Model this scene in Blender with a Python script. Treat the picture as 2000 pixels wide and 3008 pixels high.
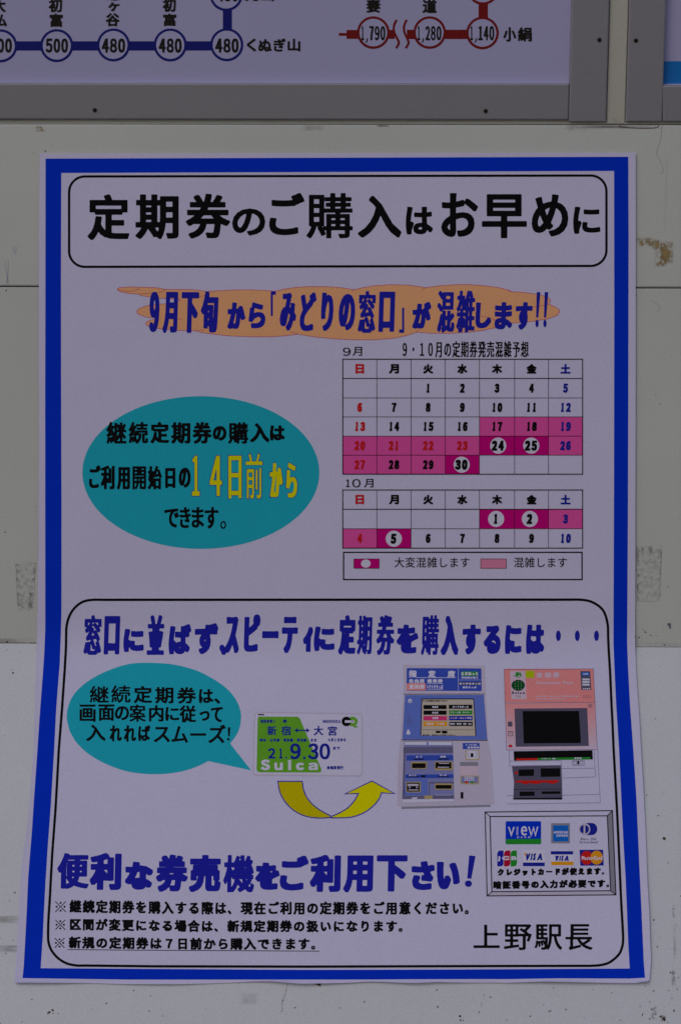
import bpy, bmesh, math, random
import numpy as np
from mathutils import Vector
from mathutils.geometry import tessellate_polygon

for o in list(bpy.data.objects):
    bpy.data.objects.remove(o, do_unlink=True)
scene = bpy.context.scene
COL = scene.collection

# ------------------------------------------------------------------ camera
# metres; the camera stands 1.68 m in front of the upright wall face (the plane y = 0)
UNIT = 0.00024                    # one photograph pixel on the upright wall, in metres
FOC = 7000.0                      # focal length in photograph pixels
DIST = FOC * UNIT
CX, CY = 1000.0, 1504.0
cam = bpy.data.cameras.new('camera')
cam.sensor_fit = 'VERTICAL'
cam.sensor_height = 36.0
cam.sensor_width = 24.0
cam.lens = 36.0 * FOC / 3008.0
cam.clip_start = 0.05
cam.clip_end = 200.0
camo = bpy.data.objects.new('camera', cam)
camo.location = (0, -DIST, 0)
camo.rotation_euler = (math.radians(90), 0, 0)
COL.objects.link(camo)
scene.camera = camo

# ------------------------------------------------------------------ light
SUN_EL, SUN_AZ = math.radians(36), math.radians(208)   # overcast sun, high in front of the wall
world = bpy.data.worlds.new('World')
scene.world = world
world.use_nodes = True
wt = world.node_tree
sky = wt.nodes.new('ShaderNodeTexSky')
sky.sky_type = 'NISHITA'
sky.sun_disc = False
sky.sun_elevation = SUN_EL
sky.sun_rotation = SUN_AZ
sky.air_density = 1.0
sky.dust_density = 1.5
sky.ozone_density = 1.0
bg = wt.nodes['Background']
bg.inputs['Strength'].default_value = 0.15
wt.links.new(sky.outputs[0], bg.inputs['Color'])
sd = bpy.data.lights.new('sun', 'SUN')
sd.energy = 0.7
sd.angle = math.radians(35)
sd.color = (1.0, 0.98, 0.96)
suno = bpy.data.objects.new('sun', sd)
sv = Vector((math.sin(SUN_AZ) * math.cos(SUN_EL), math.cos(SUN_AZ) * math.cos(SUN_EL), math.sin(SUN_EL)))
suno.rotation_euler = sv.to_track_quat('Z', 'Y').to_euler()
suno.location = (0.5, -3, 3)
COL.objects.link(suno)
scene.view_settings.view_transform = 'Standard'
scene.view_settings.look = 'None'
scene.view_settings.gamma = 1.0
scene.view_settings.exposure = -1.2
scene.view_settings.use_curve_mapping = False

# ------------------------------------------------------------------ materials
MATS = {}

def lin(c):
    c = c / 255.0
    return c / 12.92 if c <= 0.04045 else ((c + 0.055) / 1.055) ** 2.4

def material(name, rgb, rough=0.55, spec=0.3, mottle=0.05, mscale=6.0, bump=0.0, bscale=40.0, metal=0.0,
             fine=0.0, alpha=None):
    """rgb = albedo as sRGB 0-255. mottle: soft large-scale tone wear. bump: paper or paint relief."""
    m = bpy.data.materials.new(name)
    m.use_nodes = True
    nt = m.node_tree
    p = nt.nodes['Principled BSDF']
    p.inputs['Roughness'].default_value = rough
    p.inputs['Metallic'].default_value = metal
    p.inputs['Specular IOR Level'].default_value = spec
    geo = nt.nodes.new('ShaderNodeNewGeometry')
    n1 = nt.nodes.new('ShaderNodeTexNoise')
    n1.inputs['Scale'].default_value = mscale
    n1.inputs['Detail'].default_value = 5
    nt.links.new(geo.outputs['Position'], n1.inputs['Vector'])
    base = [lin(c) for c in rgb]
    cr = nt.nodes.new('ShaderNodeMix')
    cr.data_type = 'RGBA'
    cr.inputs[6].default_value = [min(1, c * (1 - mottle)) for c in base] + [1]
    cr.inputs[7].default_value = [min(1, c * (1 + mottle)) for c in base] + [1]
    nt.links.new(n1.outputs['Fac'], cr.inputs[0])
    out = cr.outputs[2]
    if fine > 0:
        n2 = nt.nodes.new('ShaderNodeTexNoise')
        n2.inputs['Scale'].default_value = 900
        n2.inputs['Detail'].default_value = 2
        nt.links.new(geo.outputs['Position'], n2.inputs['Vector'])
        mp = nt.nodes.new('ShaderNodeMapRange')
        mp.inputs['From Min'].default_value = 0.3
        mp.inputs['From Max'].default_value = 0.7
        mp.inputs['To Min'].default_value = 1 - fine
        mp.inputs['To Max'].default_value = 1 + fine
        nt.links.new(n2.outputs['Fac'], mp.inputs['Value'])
        mm = nt.nodes.new('ShaderNodeVectorMath')
        mm.operation = 'SCALE'
        nt.links.new(out, mm.inputs[0])
        nt.links.new(mp.outputs['Result'], mm.inputs['Scale'])
        out = mm.outputs[0]
    nt.links.new(out, p.inputs['Base Color'])
    if bump > 0:
        n3 = nt.nodes.new('ShaderNodeTexNoise')
        n3.inputs['Scale'].default_value = bscale
        n3.inputs['Detail'].default_value = 3
        nt.links.new(geo.outputs['Position'], n3.inputs['Vector'])
        b = nt.nodes.new('ShaderNodeBump')
        b.inputs['Strength'].default_value = 1.0
        b.inputs['Distance'].default_value = bump
        nt.links.new(n3.outputs['Fac'], b.inputs['Height'])
        nt.links.new(b.outputs['Normal'], p.inputs['Normal'])
    if alpha is not None:
        # worn residue: patchy coverage, its own shape from noise
        n4 = nt.nodes.new('ShaderNodeTexNoise')
        n4.inputs['Scale'].default_value = alpha[0]
        n4.inputs['Detail'].default_value = 6
        n4.inputs['Roughness'].default_value = 0.7
        nt.links.new(geo.outputs['Position'], n4.inputs['Vector'])
        mr = nt.nodes.new('ShaderNodeMapRange')
        mr.inputs['From Min'].default_value = alpha[1]
        mr.inputs['From Max'].default_value = alpha[2]
        mr.inputs['To Max'].default_value = alpha[3]
        nt.links.new(n4.outputs['Fac'], mr.inputs['Value'])
        at = nt.nodes.new('ShaderNodeAttribute')
        at.attribute_name = 'fade'
        mu = nt.nodes.new('ShaderNodeMath')
        mu.operation = 'MULTIPLY'
        nt.links.new(mr.outputs['Result'], mu.inputs[0])
        nt.links.new(at.outputs['Fac'], mu.inputs[1])
        nt.links.new(mu.outputs[0], p.inputs['Alpha'])
    MATS[name] = m
    return m

PB = dict(bump=0.0030, bscale=7.0, fine=0.05, mottle=0.02)     # every ink sits on the same gently buckled paper
material('wall_paint', (204, 205, 202), 0.45, 0.35, 0.10, 5.0, 0.0006, 30, fine=0.06)
material('wall_paint_lower', (217, 218, 226), 0.45, 0.35, 0.08, 4.0, 0.0006, 30, fine=0.06)
material('backing_paint', (202, 199, 190), 0.5, 0.3, 0.06, 6.0, 0.0004, 60, fine=0.05)
material('aluminium', (162, 160, 171), 0.42, 0.4, 0.04, 12.0, 0.0001, 200, metal=0.35, fine=0.02)
material('board_white', (190, 186, 231), 0.35, 0.4, 0.03, 6.0)
material('screw_metal', (70, 66, 64), 0.5, 0.5, 0.2, 80.0, metal=0.5)
material('screw_slot', (12, 11, 10), 0.8)
material('groove_dark', (40, 34, 30), 0.9)
material('paper', (219, 212, 246), 0.6, 0.25, **PB)
def ink(name, rgb, **k):
    d = dict(PB); d.update(k)
    return material(name, rgb, 0.7, 0.04, **d)
ink('ink_blue', (3, 54, 214))
ink('ink_black', (19, 17, 20))
ink('ink_navy', (36, 38, 176))
ink('ink_orange', (255, 184, 134))
ink('ink_rose', (215, 70, 125))
ink('ink_teal', (36, 184, 208))
ink('ink_yellow', (240, 231, 0))
ink('ink_gold', (216, 198, 0))
ink('ink_red', (215, 35, 35))
ink('ink_pink', (240, 89, 175))
ink('ink_magenta', (209, 3, 130))
ink('ink_light_pink', (235, 140, 180))
ink('ink_white', (228, 222, 248))
ink('ink_indigo', (30, 40, 160))
ink('ink_machine_blue', (105, 125, 215))
ink('ink_machine_deep', (60, 85, 195))
ink('ink_machine_grey', (208, 196, 222))
ink('ink_machine_mid', (138, 140, 200))
ink('ink_slate', (112, 106, 145))
ink('ink_screen', (205, 190, 180))
ink('ink_salmon', (246, 150, 152))
ink('ink_salmon_pale', (244, 172, 178))
ink('ink_panel_pale', (222, 196, 218))
ink('ink_green', (40, 150, 50))
ink('ink_dark_green', (15, 90, 35))
ink('ink_card_face', (224, 217, 246), mottle=0.08)
ink('ink_rim', (196, 172, 120))
ink('ink_hot_pink', (228, 60, 130))
ink('ink_lime', (190, 205, 20))
ink('ink_card_green', (110, 180, 48))
ink('ink_charcoal', (96, 90, 116))
ink('ink_sky', (20, 110, 215))
ink('ink_crimson', (190, 20, 60))
ink('ink_amber', (240, 160, 30))
ink('ink_grey', (150, 145, 165))
ink('ink_scarlet', (215, 35, 30))
material('board_navy', (8, 22, 130), 0.35, 0.4, 0.03)
material('board_red', (130, 12, 22), 0.35, 0.4, 0.03)
material('board_gold', (150, 95, 70), 0.35, 0.4, 0.03)
material('board_black', (22, 20, 20), 0.35, 0.4, 0.03)
material('board_cyan', (22, 125, 215), 0.35, 0.4, 0.03)
material('rust', (88, 66, 54), 0.9, 0.1, 0.4, 300)
material('glue', (165, 140, 95), 0.8, 0.2, 0.3, 200, alpha=(190, 0.42, 0.56, 0.95))
material('tape_dirt', (108, 105, 100), 0.9, 0.1, 0.2, 200, alpha=(300, 0.46, 0.68, 0.7))
material('smudge', (110, 112, 112), 0.9, 0.1, 0.2, 60, alpha=(45, 0.35, 0.75, 0.55))
material('smudge_faint', (135, 128, 115), 0.9, 0.1, 0.2, 60, alpha=(35, 0.35, 0.7, 0.45))
material('hairline', (152, 144, 132), 0.9, 0.1, 0.2, 60)
material('pen_mark', (158, 162, 184), 0.9, 0.1, 0.2, 60)
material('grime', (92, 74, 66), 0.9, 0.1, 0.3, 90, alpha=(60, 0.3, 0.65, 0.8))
material('grime_line', (112, 94, 86), 0.9, 0.1, 0.2, 60)
material('scrap_grey', (120, 112, 125), 0.9, 0.1, 0.2, 60)

# ------------------------------------------------------------------ surfaces of the place
def ray(X, Y):
    return Vector(((X - CX) / FOC, 1.0, -(Y - CY) / FOC))
EYE = Vector((0, -DIST, 0))

class Plane:
    """a flat face of the place, given by a point and its outward normal"""
    def __init__(s, p, n):
        s.p = Vector(p); s.n = Vector(n).normalized()
        if s.n.y > 0: s.n = -s.n
    def at(s, X, Y, off=0.0):
        p = s.p + s.n * off
        d = ray(X, Y)
        t = (p - EYE).dot(s.n) / d.dot(s.n)
        return EYE + d * t

WALL = Plane((0, 0, 0), (0, -1, 0))
TH = math.radians(24.6)
a_ = WALL.at(0, 1889); b_ = WALL.at(2000, 1901)
LOW = Plane((a_ + b_) / 2, (b_ - a_).cross(Vector((0, -math.sin(TH), -math.cos(TH)))))
TB = math.radians(12.7)
hinge = WALL.at(1000, 362) + Vector((0, 0.012, 0))
BOARD = Plane(hinge, Vector((0, -math.cos(TB), -math.sin(TB))))       # boards lean out above the wall

# the poster: follows the upright wall, bends, follows the sloping one
GAP = 0.0020
crease_z = WALL.at(1000, 1895).z
R = 0.075
def build_profile():
    t = R * math.tan(TH / 2)
    u = Vector((0, -GAP, crease_z + GAP * math.tan(TH / 2)))
    pts = [Vector((0, -GAP, 1.0))]
    c = Vector((0, -GAP - R, u.z + t))
    n = 12
    for i in range(n + 1):
        a = TH * i / n
        pts.append(Vector((0, c.y + R * math.cos(a), c.z - R * math.sin(a))))
    e = pts[-1]
    pts.append(e + Vector((0, -math.sin(TH), -math.cos(TH))) * 1.0)
    return pts
PROF = build_profile()
PROWS = [CY - FOC * p.z / (p.y + DIST) for p in PROF]     # the picture rows of the profile's bends
BEND_ROWS = PROWS[1:-1]

class Sheet:
    def at(s, X, Y, off=0.0):
        k = 0
        while k < len(PROWS) - 2 and Y > PROWS[k + 1] + 1e-6:
            k += 1
        a, b = PROF[k], PROF[k + 1]
        t = (b - a).normalized()
        n = Vector((0, t.z, -t.y))
        if n.y > 0: n = -n
        d = ray(X, Y)
        tt = (a + n * off - EYE).dot(n) / d.dot(n)
        return EYE + d * tt
POSTER = Sheet()
LAYER = 0.00006

# ------------------------------------------------------------------ flat print geometry
class M2:
    def __init__(s): s.v = []; s.f = []; s.adds = []; s.cuts = []
    def cut(s): s.cuts.append((len(s.v), len(s.f)))
    def add(s, v, f):
        s.adds.append((len(s.v), len(s.f)))
        o = len(s.v); s.v += [tuple(p) for p in v]; s.f += [tuple(i + o for i in q) for q in f]
        return s
    def poly(s, pts):
        pts = clean(pts)
        if len(pts) < 3: return s
        if len(pts) <= 4 and convex(pts):
            return s.add(pts, [tuple(range(len(pts)))])
        tr = tessellate_polygon([[Vector((x, y, 0)) for x, y in pts]])
        return s.add(pts, tr)
    def rect(s, x0, y0, x1, y1): return s.poly([(x0, y0), (x1, y0), (x1, y1), (x0, y1)])
    def stroke(s, pts, w, closed=False):
        pts = clean(pts, closed)
        n = len(pts); L = []; Rr = []
        for i in range(n):
            p = np.array(pts[i], float)
            a = np.array(pts[(i - 1) % n] if (closed or i > 0) else pts[i], float)
            b = np.array(pts[(i + 1) % n] if (closed or i < n - 1) else pts[i], float)
            d1 = p - a; d2 = b - p
            l1 = np.hypot(*d1); l2 = np.hypot(*d2)
            d1 = d1 / l1 if l1 > 1e-9 else d2 / l2
            d2 = d2 / l2 if l2 > 1e-9 else d1
            n1 = np.array((-d1[1], d1[0])); n2 = np.array((-d2[1], d2[0]))
            m = n1 + n2; m = m / max(np.hypot(*m), 1e-6)
            k = 1 / max(m.dot(n1), 0.35)
            L.append(p + m * k * w / 2); Rr.append(p - m * k * w / 2)
        v = L + Rr; f = []
        for i in range(n if closed else n - 1):
            j = (i + 1) % n
            f.append((i, j, n + j, n + i))
        return s.add(v, f)
    def ellipse(s, cx, cy, rx, ry=None, n=48):
        ry = rx if ry is None else ry
        return s.add(ell(cx, cy, rx, ry, n), [tuple(range(n))])
    def ring(s, cx, cy, r, w, ry=None, n=48):
        return s.stroke(ell(cx, cy, r, ry or r, n), w, True)

def ell(cx, cy, rx, ry, n=48):
    return [(cx + rx * math.cos(2 * math.pi * i / n), cy + ry * math.sin(2 * math.pi * i / n)) for i in range(n)]

def clean(pts, closed=True):
    o = []
    for p in pts:
        if not o or math.hypot(p[0] - o[-1][0], p[1] - o[-1][1]) > 1e-4: o.append((float(p[0]), float(p[1])))
    if closed and len(o) > 2 and math.hypot(o[0][0] - o[-1][0], o[0][1] - o[-1][1]) < 1e-4: o.pop()
    return o

def convex(p):
    sg = 0
    for i in range(len(p)):
        a, b, c = p[i], p[(i + 1) % len(p)], p[(i + 2) % len(p)]
        z = (b[0] - a[0]) * (c[1] - b[1]) - (b[1] - a[1]) * (c[0] - b[0])
        if sg * z < 0: return False
        if z: sg = z
    return True

def smooth(pts, closed=True, k=6):
    """Catmull-Rom through the given points"""
    n = len(pts); o = []
    for i in range(n if closed else n - 1):
        g = lambda j: np.array(pts[j % n] if closed else pts[min(max(j, 0), n - 1)], float)
        p0, p1, p2, p3 = g(i - 1), g(i), g(i + 1), g(i + 2)
        for t in np.arange(k) / k:
            o.append(tuple(0.5 * (2 * p1 + (p2 - p0) * t + (2 * p0 - 5 * p1 + 4 * p2 - p3) * t * t + (3 * p1 - p0 - 3 * p2 + p3) * t ** 3)))
    if not closed: o.append(tuple(map(float, pts[-1])))
    return o

def even(pts, d=28.0):
    o = []
    for i in range(len(pts)):
        a, b = pts[i], pts[(i + 1) % len(pts)]
        n = max(1, int(math.hypot(b[0] - a[0], b[1] - a[1]) / d))
        o += [(a[0] + (b[0] - a[0]) * k / n, a[1] + (b[1] - a[1]) * k / n) for k in range(n)]
    return o

def rrect(x0, y0, x1, y1, r, n=8):
    o = []
    for cx, cy, a0 in ((x1 - r, y0 + r, -90), (x1 - r, y1 - r, 0), (x0 + r, y1 - r, 90), (x0 + r, y0 + r, 180)):
        for i in range(n + 1):
            a = math.radians(a0 + 90 * i / n)
            o.append((cx + r * math.cos(a), cy + r * math.sin(a)))
    return o

def quadmap(pts, src, dst):
    """bilinear placing of pts drawn in rectangle src into the quadrilateral dst (tl, tr, br, bl)"""
    x0, y0, x1, y1 = src; o = []
    for x, y in pts:
        u = (x - x0) / (x1 - x0); v = (y - y0) / (y1 - y0)
        o.append(tuple((1 - v) * ((1 - u) * dst[0][i] + u * dst[1][i]) + v * ((1 - u) * dst[3][i] + u * dst[2][i]) for i in (0, 1)))
    return o

# ------------------------------------------------------------------ lettering
GL = {}
def glyph(ch):
    if ch in GL: return GL[ch]
    c = bpy.data.curves.new('glyph', 'FONT')
    c.body = ch; c.size = 1.0; c.resolution_u = 4
    o = bpy.data.objects.new('glyph', c)
    COL.objects.link(o)
    dg = bpy.context.evaluated_depsgraph_get()
    me = bpy.data.meshes.new_from_object(o.evaluated_get(dg), depsgraph=dg)
    V = np.array([(v.co.x, -v.co.y) for v in me.vertices], float).reshape(-1, 2)
    F = [tuple(p.vertices) for p in me.polygons]
    cnt = {}
    for f in F:
        for i in range(len(f)):
            e = (min(f[i], f[(i + 1) % len(f)]), max(f[i], f[(i + 1) % len(f)]))
            cnt[e] = cnt.get(e, 0) + 1
    E = np.array([e for e, k in cnt.items() if k == 1], int).reshape(-1, 2)
    bpy.data.objects.remove(o, do_unlink=True)
    bpy.data.curves.remove(c)
    bpy.data.meshes.remove(me)
    if len(V):
        lo, hi = V.min(0), V.max(0)
    else:
        lo, hi = np.zeros(2), np.ones(2) * 0.3
    GL[ch] = (V, F, E, lo, hi)
    return GL[ch]
EM = None
def em():
    global EM
    if EM is None:
        a = glyph('一'); b = glyph('一一')
        EM = (b[4][0] - b[3][0]) - (a[4][0] - a[3][0])
    return EM

def fatten(V, E, bx, by, step):
    """outline V,E grown by the ellipse (bx,by) -> clean flat faces (marching squares on the distance field)"""
    S = np.array((1 / bx, 1 / by))
    A = V[E[:, 0]] * S; B = V[E[:, 1]] * S
    lo = V.min(0) - (bx + step, by + step); hi = V.max(0) + (bx + step, by + step)
    nx = int(math.ceil((hi[0] - lo[0]) / step)) + 1; ny = int(math.ceil((hi[1] - lo[1]) / step)) + 1
    gx = lo[0] + np.arange(nx) * step; gy = lo[1] + np.arange(ny) * step
    PX, PY = np.meshgrid(gx, gy)
    P = np.stack([PX.ravel(), PY.ravel()], 1) * S
    D = np.full(len(P), 1e9); ins = np.zeros(len(P), bool)
    for a, b in zip(A, B):
        ab = b - a; l2 = ab.dot(ab)
        if l2 < 1e-14: continue
        ap = P - a
        t = np.clip((ap @ ab) / l2, 0, 1)
        q = ap - t[:, None] * ab
        q = np.abs(q)
        D = np.minimum(D, np.maximum(np.maximum(q[:, 0], q[:, 1]), (q[:, 0] + q[:, 1]) * 0.61))
        c = (a[1] > P[:, 1]) != (b[1] > P[:, 1])
        if c.any():
            xi = a[0] + (P[:, 1] - a[1]) * ab[0] / (ab[1] if ab[1] else 1e-12)
            ins ^= c & (P[:, 0] < xi)
    val = np.where(ins, 1 + D, 1 - D).reshape(ny, nx)
    pos = val > 0
    verts = []; faces = []; vid = {}
    def node(j, i):
        k = (j, i)
        if k not in vid: vid[k] = len(verts); verts.append((gx[i], gy[j]))
        return vid[k]
    def edge(j0, i0, j1, i1):
        k = (j0, i0, j1, i1) if (j0, i0) < (j1, i1) else (j1, i1, j0, i0)
        if k not in vid:
            v0 = val[k[0], k[1]]; v1 = val[k[2], k[3]]
            t = v0 / (v0 - v1)
            vid[k] = len(verts)
            verts.append((gx[k[1]] + (gx[k[3]] - gx[k[1]]) * t, gy[k[0]] + (gy[k[2]] - gy[k[0]]) * t))
        return vid[k]
    cn = pos[:-1, :-1].astype(int) + pos[:-1, 1:] + pos[1:, 1:] + pos[1:, :-1]
    for j in range(ny - 1):
        row = cn[j]
        i = 0
        nz = np.nonzero(row)[0]
        if not len(nz): continue
        i = nz[0]
        while i <= nz[-1]:
            if row[i] == 4:
                k = i
                while k + 1 < nx - 1 and row[k + 1] == 4: k += 1
                faces.append((node(j, i), node(j, k + 1), node(j + 1, k + 1), node(j + 1, i)))
                i = k + 1
                continue
            if row[i]:
                c = [(j, i), (j, i + 1), (j + 1, i + 1), (j + 1, i)]
                f = []
                for q in range(4):
                    p, r = c[q], c[(q + 1) % 4]
                    if pos[p]: f.append(node(*p))
                    if pos[p] != pos[r]: f.append(edge(*p, *r))
                if len(f) >= 3: faces.append(tuple(f))
            i += 1
    return verts, faces

def put(m, ch, box, stroke=None, shear=0.0, extra=0.0, step=1.4, dense=0.70):
    """one character whose ink fills box; stroke = (width of upright strokes, of level strokes) in the box's units"""
    V, F, E, lo, hi = glyph(ch)
    if not len(V): return
    x0, y0, x1, y1 = box
    w, h = x1 - x0, y1 - y0
    iw, ih = max(hi[0] - lo[0], 0.01), max(hi[1] - lo[1], 0.01)
    bx = by = 0
    if stroke:
        REG = 0.050
        if ih < 0.16 and iw > 0.3 and h < stroke[1]: y0, y1 = (y0 + y1 - stroke[1]) / 2, (y0 + y1 + stroke[1]) / 2
        if iw < 0.16 and ih > 0.3 and w < stroke[0]: x0, x1 = (x0 + x1 - stroke[0]) / 2, (x0 + x1 + stroke[0]) / 2
        w, h = x1 - x0, y1 - y0
        # dense characters are cut finer, as a type designer does, so that their counters stay open
        run = float(np.hypot(*(V[E[:, 0]] - V[E[:, 1]]).T).sum()) / 2
        lim = max(REG + 0.008, dense * iw * ih / run) if min(iw, ih) > 0.16 and ch not in '、・' else 9
        stroke = (min(stroke[0], lim * w / iw), min(stroke[1], lim * h / ih))
        bx = max((stroke[0] - REG * w / iw) / (2 * max(1 - REG / iw, 0.3)), 0.25)
        by = max((stroke[1] - REG * h / ih) / (2 * max(1 - REG / ih, 0.3)), 0.25)
        bx = min(bx, w * 0.3); by = min(by, h * 0.3)
        by = min(by, bx * 3); bx = min(bx, by * 3)
    sh = abs(shear) * h
    Q = np.empty_like(V)
    Q[:, 0] = x0 + bx + (V[:, 0] - lo[0]) / iw * (w - 2 * bx - sh)
    Q[:, 1] = y0 + by + (V[:, 1] - lo[1]) / ih * (h - 2 * by)
    if shear: Q[:, 0] += (y1 - Q[:, 1]) * shear if shear > 0 else (Q[:, 1] - y0) * -shear
    if stroke or extra:
        v, f = fatten(Q, E, max(bx + extra, 0.2), max(by + extra, 0.2), step)
        m.add(v, f)
    else:
        m.add([tuple(q) for q in Q], F)

def chars(m, s, boxes, **k):
    m.cut()
    for c, b in zip(s, boxes): put(m, c, b, **k)
    m.cut()

def line(m, s, x0, y0, x1, y1, stroke=None, prop=False, drop=None, gap=0.10, **k):
    """a line of text whose whole ink fills the box; prop = letters set close instead of in square cells"""
    items = []; x = 0.0
    e = em()
    for c in s:
        if c in ' 　':
            x += (0.35 if prop else 1.0) * e * (0.5 if c == ' ' and not prop else 1); continue
        V, F, E_, lo, hi = glyph(c)
        if prop:
            items.append((c, x, x + hi[0] - lo[0], lo[1], hi[1])); x += hi[0] - lo[0] + gap * e
        else:
            items.append((c, x + lo[0], x + hi[0], lo[1], hi[1])); x += e
    X0 = min(i[1] for i in items); X1 = max(i[2] for i in items)
    Y0 = min(i[3] for i in items); Y1 = max(i[4] for i in items)
    sx = (x1 - x0) / (X1 - X0); sy = (y1 - y0) / (Y1 - Y0)
    m.cut()
    for c, a, b, t, u in items:
        bx = [x0 + (a - X0) * sx, y0 + (t - Y0) * sy, x0 + (b - X0) * sx, y0 + (u - Y0) * sy]
        if drop:
            d = drop((bx[0] + bx[2]) / 2); bx[1] += d; bx[3] += d
        if c == '※':                                    # reference mark: a thin cross and four dots
            cx, cy_, q = (bx[0] + bx[2]) / 2, (bx[1] + bx[3]) / 2, (y1 - y0) * .40
            cx += 2; w_ = 2.6
            m.stroke([(cx - q, cy_ - q), (cx + q, cy_ + q)], w_)
            m.stroke([(cx + q, cy_ - q), (cx + w_ * .7, cy_ - w_ * .7)], w_); m.stroke([(cx - q, cy_ + q), (cx - w_ * .7, cy_ + w_ * .7)], w_)
            for dx, dy in ((0, -.72), (0, .74), (-.74, 0), (.74, 0)): m.ellipse(cx + dx * q, cy_ + dy * q, 3.1, 3.1, 12)
            continue
        put(m, c, bx, stroke=stroke, **k)
    m.cut()

# ------------------------------------------------------------------ objects
def link(name, me, mat, parent):
    o = bpy.data.objects.new(name, me)
    COL.objects.link(o)
    if mat: me.materials.append(MATS[mat])
    if parent is not None: o.parent = parent
    return o

def empty(name, loc=(0, 0, 0)):
    o = bpy.data.objects.new(name, None)
    o.empty_display_size = 0.05
    COL.objects.link(o)
    return o

def tag(o, label=None, cat=None, group=None, kind=None):
    if label: o['label'] = label
    if cat: o['category'] = cat
    if group: o['group'] = group
    if kind: o['kind'] = kind
    return o

def pieces(m, each):
    marks = sorted(set(m.adds if each else m.cuts) | {(0, 0)})
    out = []
    for (v0, f0), (v1, f1) in zip(marks, marks[1:] + [(len(m.v), len(m.f))]):
        if f1 > f0:
            q = M2(); q.v = m.v[v0:v1]; q.f = [tuple(i - v0 for i in f) for f in m.f[f0:f1]]
            out.append(q)
    return out

def printed(name, m, mat, parent, surf, layer, base=0.0, label=None, kind=None, fade=None, each=False):
    P = pieces(m, each)
    o = [coat(name, q, mat, parent, surf, layer, base, label, kind, fade) for q in P]
    return o[0]

def coat(name, m, mat, parent, surf, layer, base=0.0, label=None, kind=None, fade=None):
    """lay flat print m on a surface, one thin coat above the coat below"""
    bm = bmesh.new()
    vs = [bm.verts.new((x, y, 0)) for x, y in m.v]
    for f in m.f:
        if len(set(f)) >= 3:
            try: bm.faces.new([vs[i] for i in f])
            except ValueError: pass
    if surf is POSTER and m.v:
        ys = [p[1] for p in m.v]
        for r in BEND_ROWS:
            if min(ys) < r < max(ys):
                bmesh.ops.bisect_plane(bm, geom=bm.verts[:] + bm.edges[:] + bm.faces[:], dist=1e-5,
                                       plane_co=(0, r, 0), plane_no=(0, 1, 0))
    off = base + layer * LAYER
    lay = None
    if fade is not None:
        lay = bm.verts.layers.float.new('fade')
        for v in bm.verts: v[lay] = fade(v.co.x, v.co.y)
    for v in bm.verts:
        v.co = surf.at(v.co.x, v.co.y, off)
    loose = [v for v in bm.verts if not v.link_faces]
    if loose: bmesh.ops.delete(bm, geom=loose, context='VERTS')
    for f in bm.faces:
        f.normal_update()
        if f.normal.y > 0: f.normal_flip()
    me = bpy.data.meshes.new(name)
    bm.to_mesh(me); bm.free()
    o = link(name, me, mat, parent)
    if label: o['label'] = label
    if kind: o['kind'] = kind
    return o

def slab(name, quad, surf, thick, front, mat, parent, bevel=0.0008, seg=2):
    """a board with real thickness: quad in picture coordinates of its front face, thick metres deep"""
    F_ = [surf.at(x, y, front) for x, y in quad]
    B_ = [p - surf.n * thick for p in F_]
    bm = bmesh.new()
    v = [bm.verts.new(p) for p in F_ + B_]
    n = len(quad)
    bm.faces.new(v[:n]); bm.faces.new(v[n:][::-1])
    for i in range(n):
        j = (i + 1) % n
        bm.faces.new((v[i], v[n + i], v[n + j], v[j]))
    bmesh.ops.recalc_face_normals(bm, faces=bm.faces)
    if bevel:
        bmesh.ops.bevel(bm, geom=bm.edges[:], offset=bevel, segments=seg, profile=0.5, affect='EDGES')
    for f in bm.faces: f.smooth = False
    me = bpy.data.meshes.new(name)
    bm.to_mesh(me); bm.free()
    return link(name, me, mat, parent)

class Z:
    """picture coordinates read from an enlarged detail: origin and enlargement"""
    def __init__(s, ox, oy, k): s.ox, s.oy, s.k = ox, oy, k
    def __call__(s, *a):
        o = []
        for i, v in enumerate(a): o.append((s.ox if i % 2 == 0 else s.oy) + v / s.k)
        return tuple(o)
    def P(s, pts): return [s(x, y) for x, y in pts]
    def boxes(s, L): return [s(*b) for b in L]

# ================================================================== THE WALL
wall = tag(empty('wall'), 'scuffed cream painted station wall with a groove above and a sloping lower panel', None, None, 'structure')
XL, XR = -2600, 4600
gy = lambda x: 841.5 + 0.0022 * x            # groove between the two upright panels
ty = lambda x: 364.5 + 0.0012 * x            # top edge of the upright wall
cy = lambda x: 1889 + 0.006 * x              # where the sloping panel begins
slab('wall_panel', [(XL, ty(XL)), (XR, ty(XR)), (XR, gy(XR) - 1.6), (XL, gy(XL) - 1.6)], WALL, 0.012, 0.0, 'wall_paint', wall, 0.0012, 3)
slab('wall_panel', [(XL, gy(XL) + 1.6), (XR, gy(XR) + 1.6), (XR, cy(XR)), (XL, cy(XL))], WALL, 0.012, 0.0, 'wall_paint', wall, 0.0006)
slab('wall_panel', [(XL, cy(XL)), (XR, cy(XR)), (XR, 5200), (XL, 5200)], LOW, 0.012, 0.0008, 'wall_paint_lower', wall, 0.0006)['label'] = 'paler sloping lower panel with rust specks'
slab('groove_backing', [(XL, 400), (XR, 400), (XR, 1800), (XL, 1800)], WALL, 0.004, -0.0125, 'groove_dark', wall, 0)
slab('backing_panel', [(XL, -2600), (XR, -2600), (XR, 430), (XL, 430)], BOARD, 0.012, -0.004, 'backing_paint', wall, 0.0005)

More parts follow.
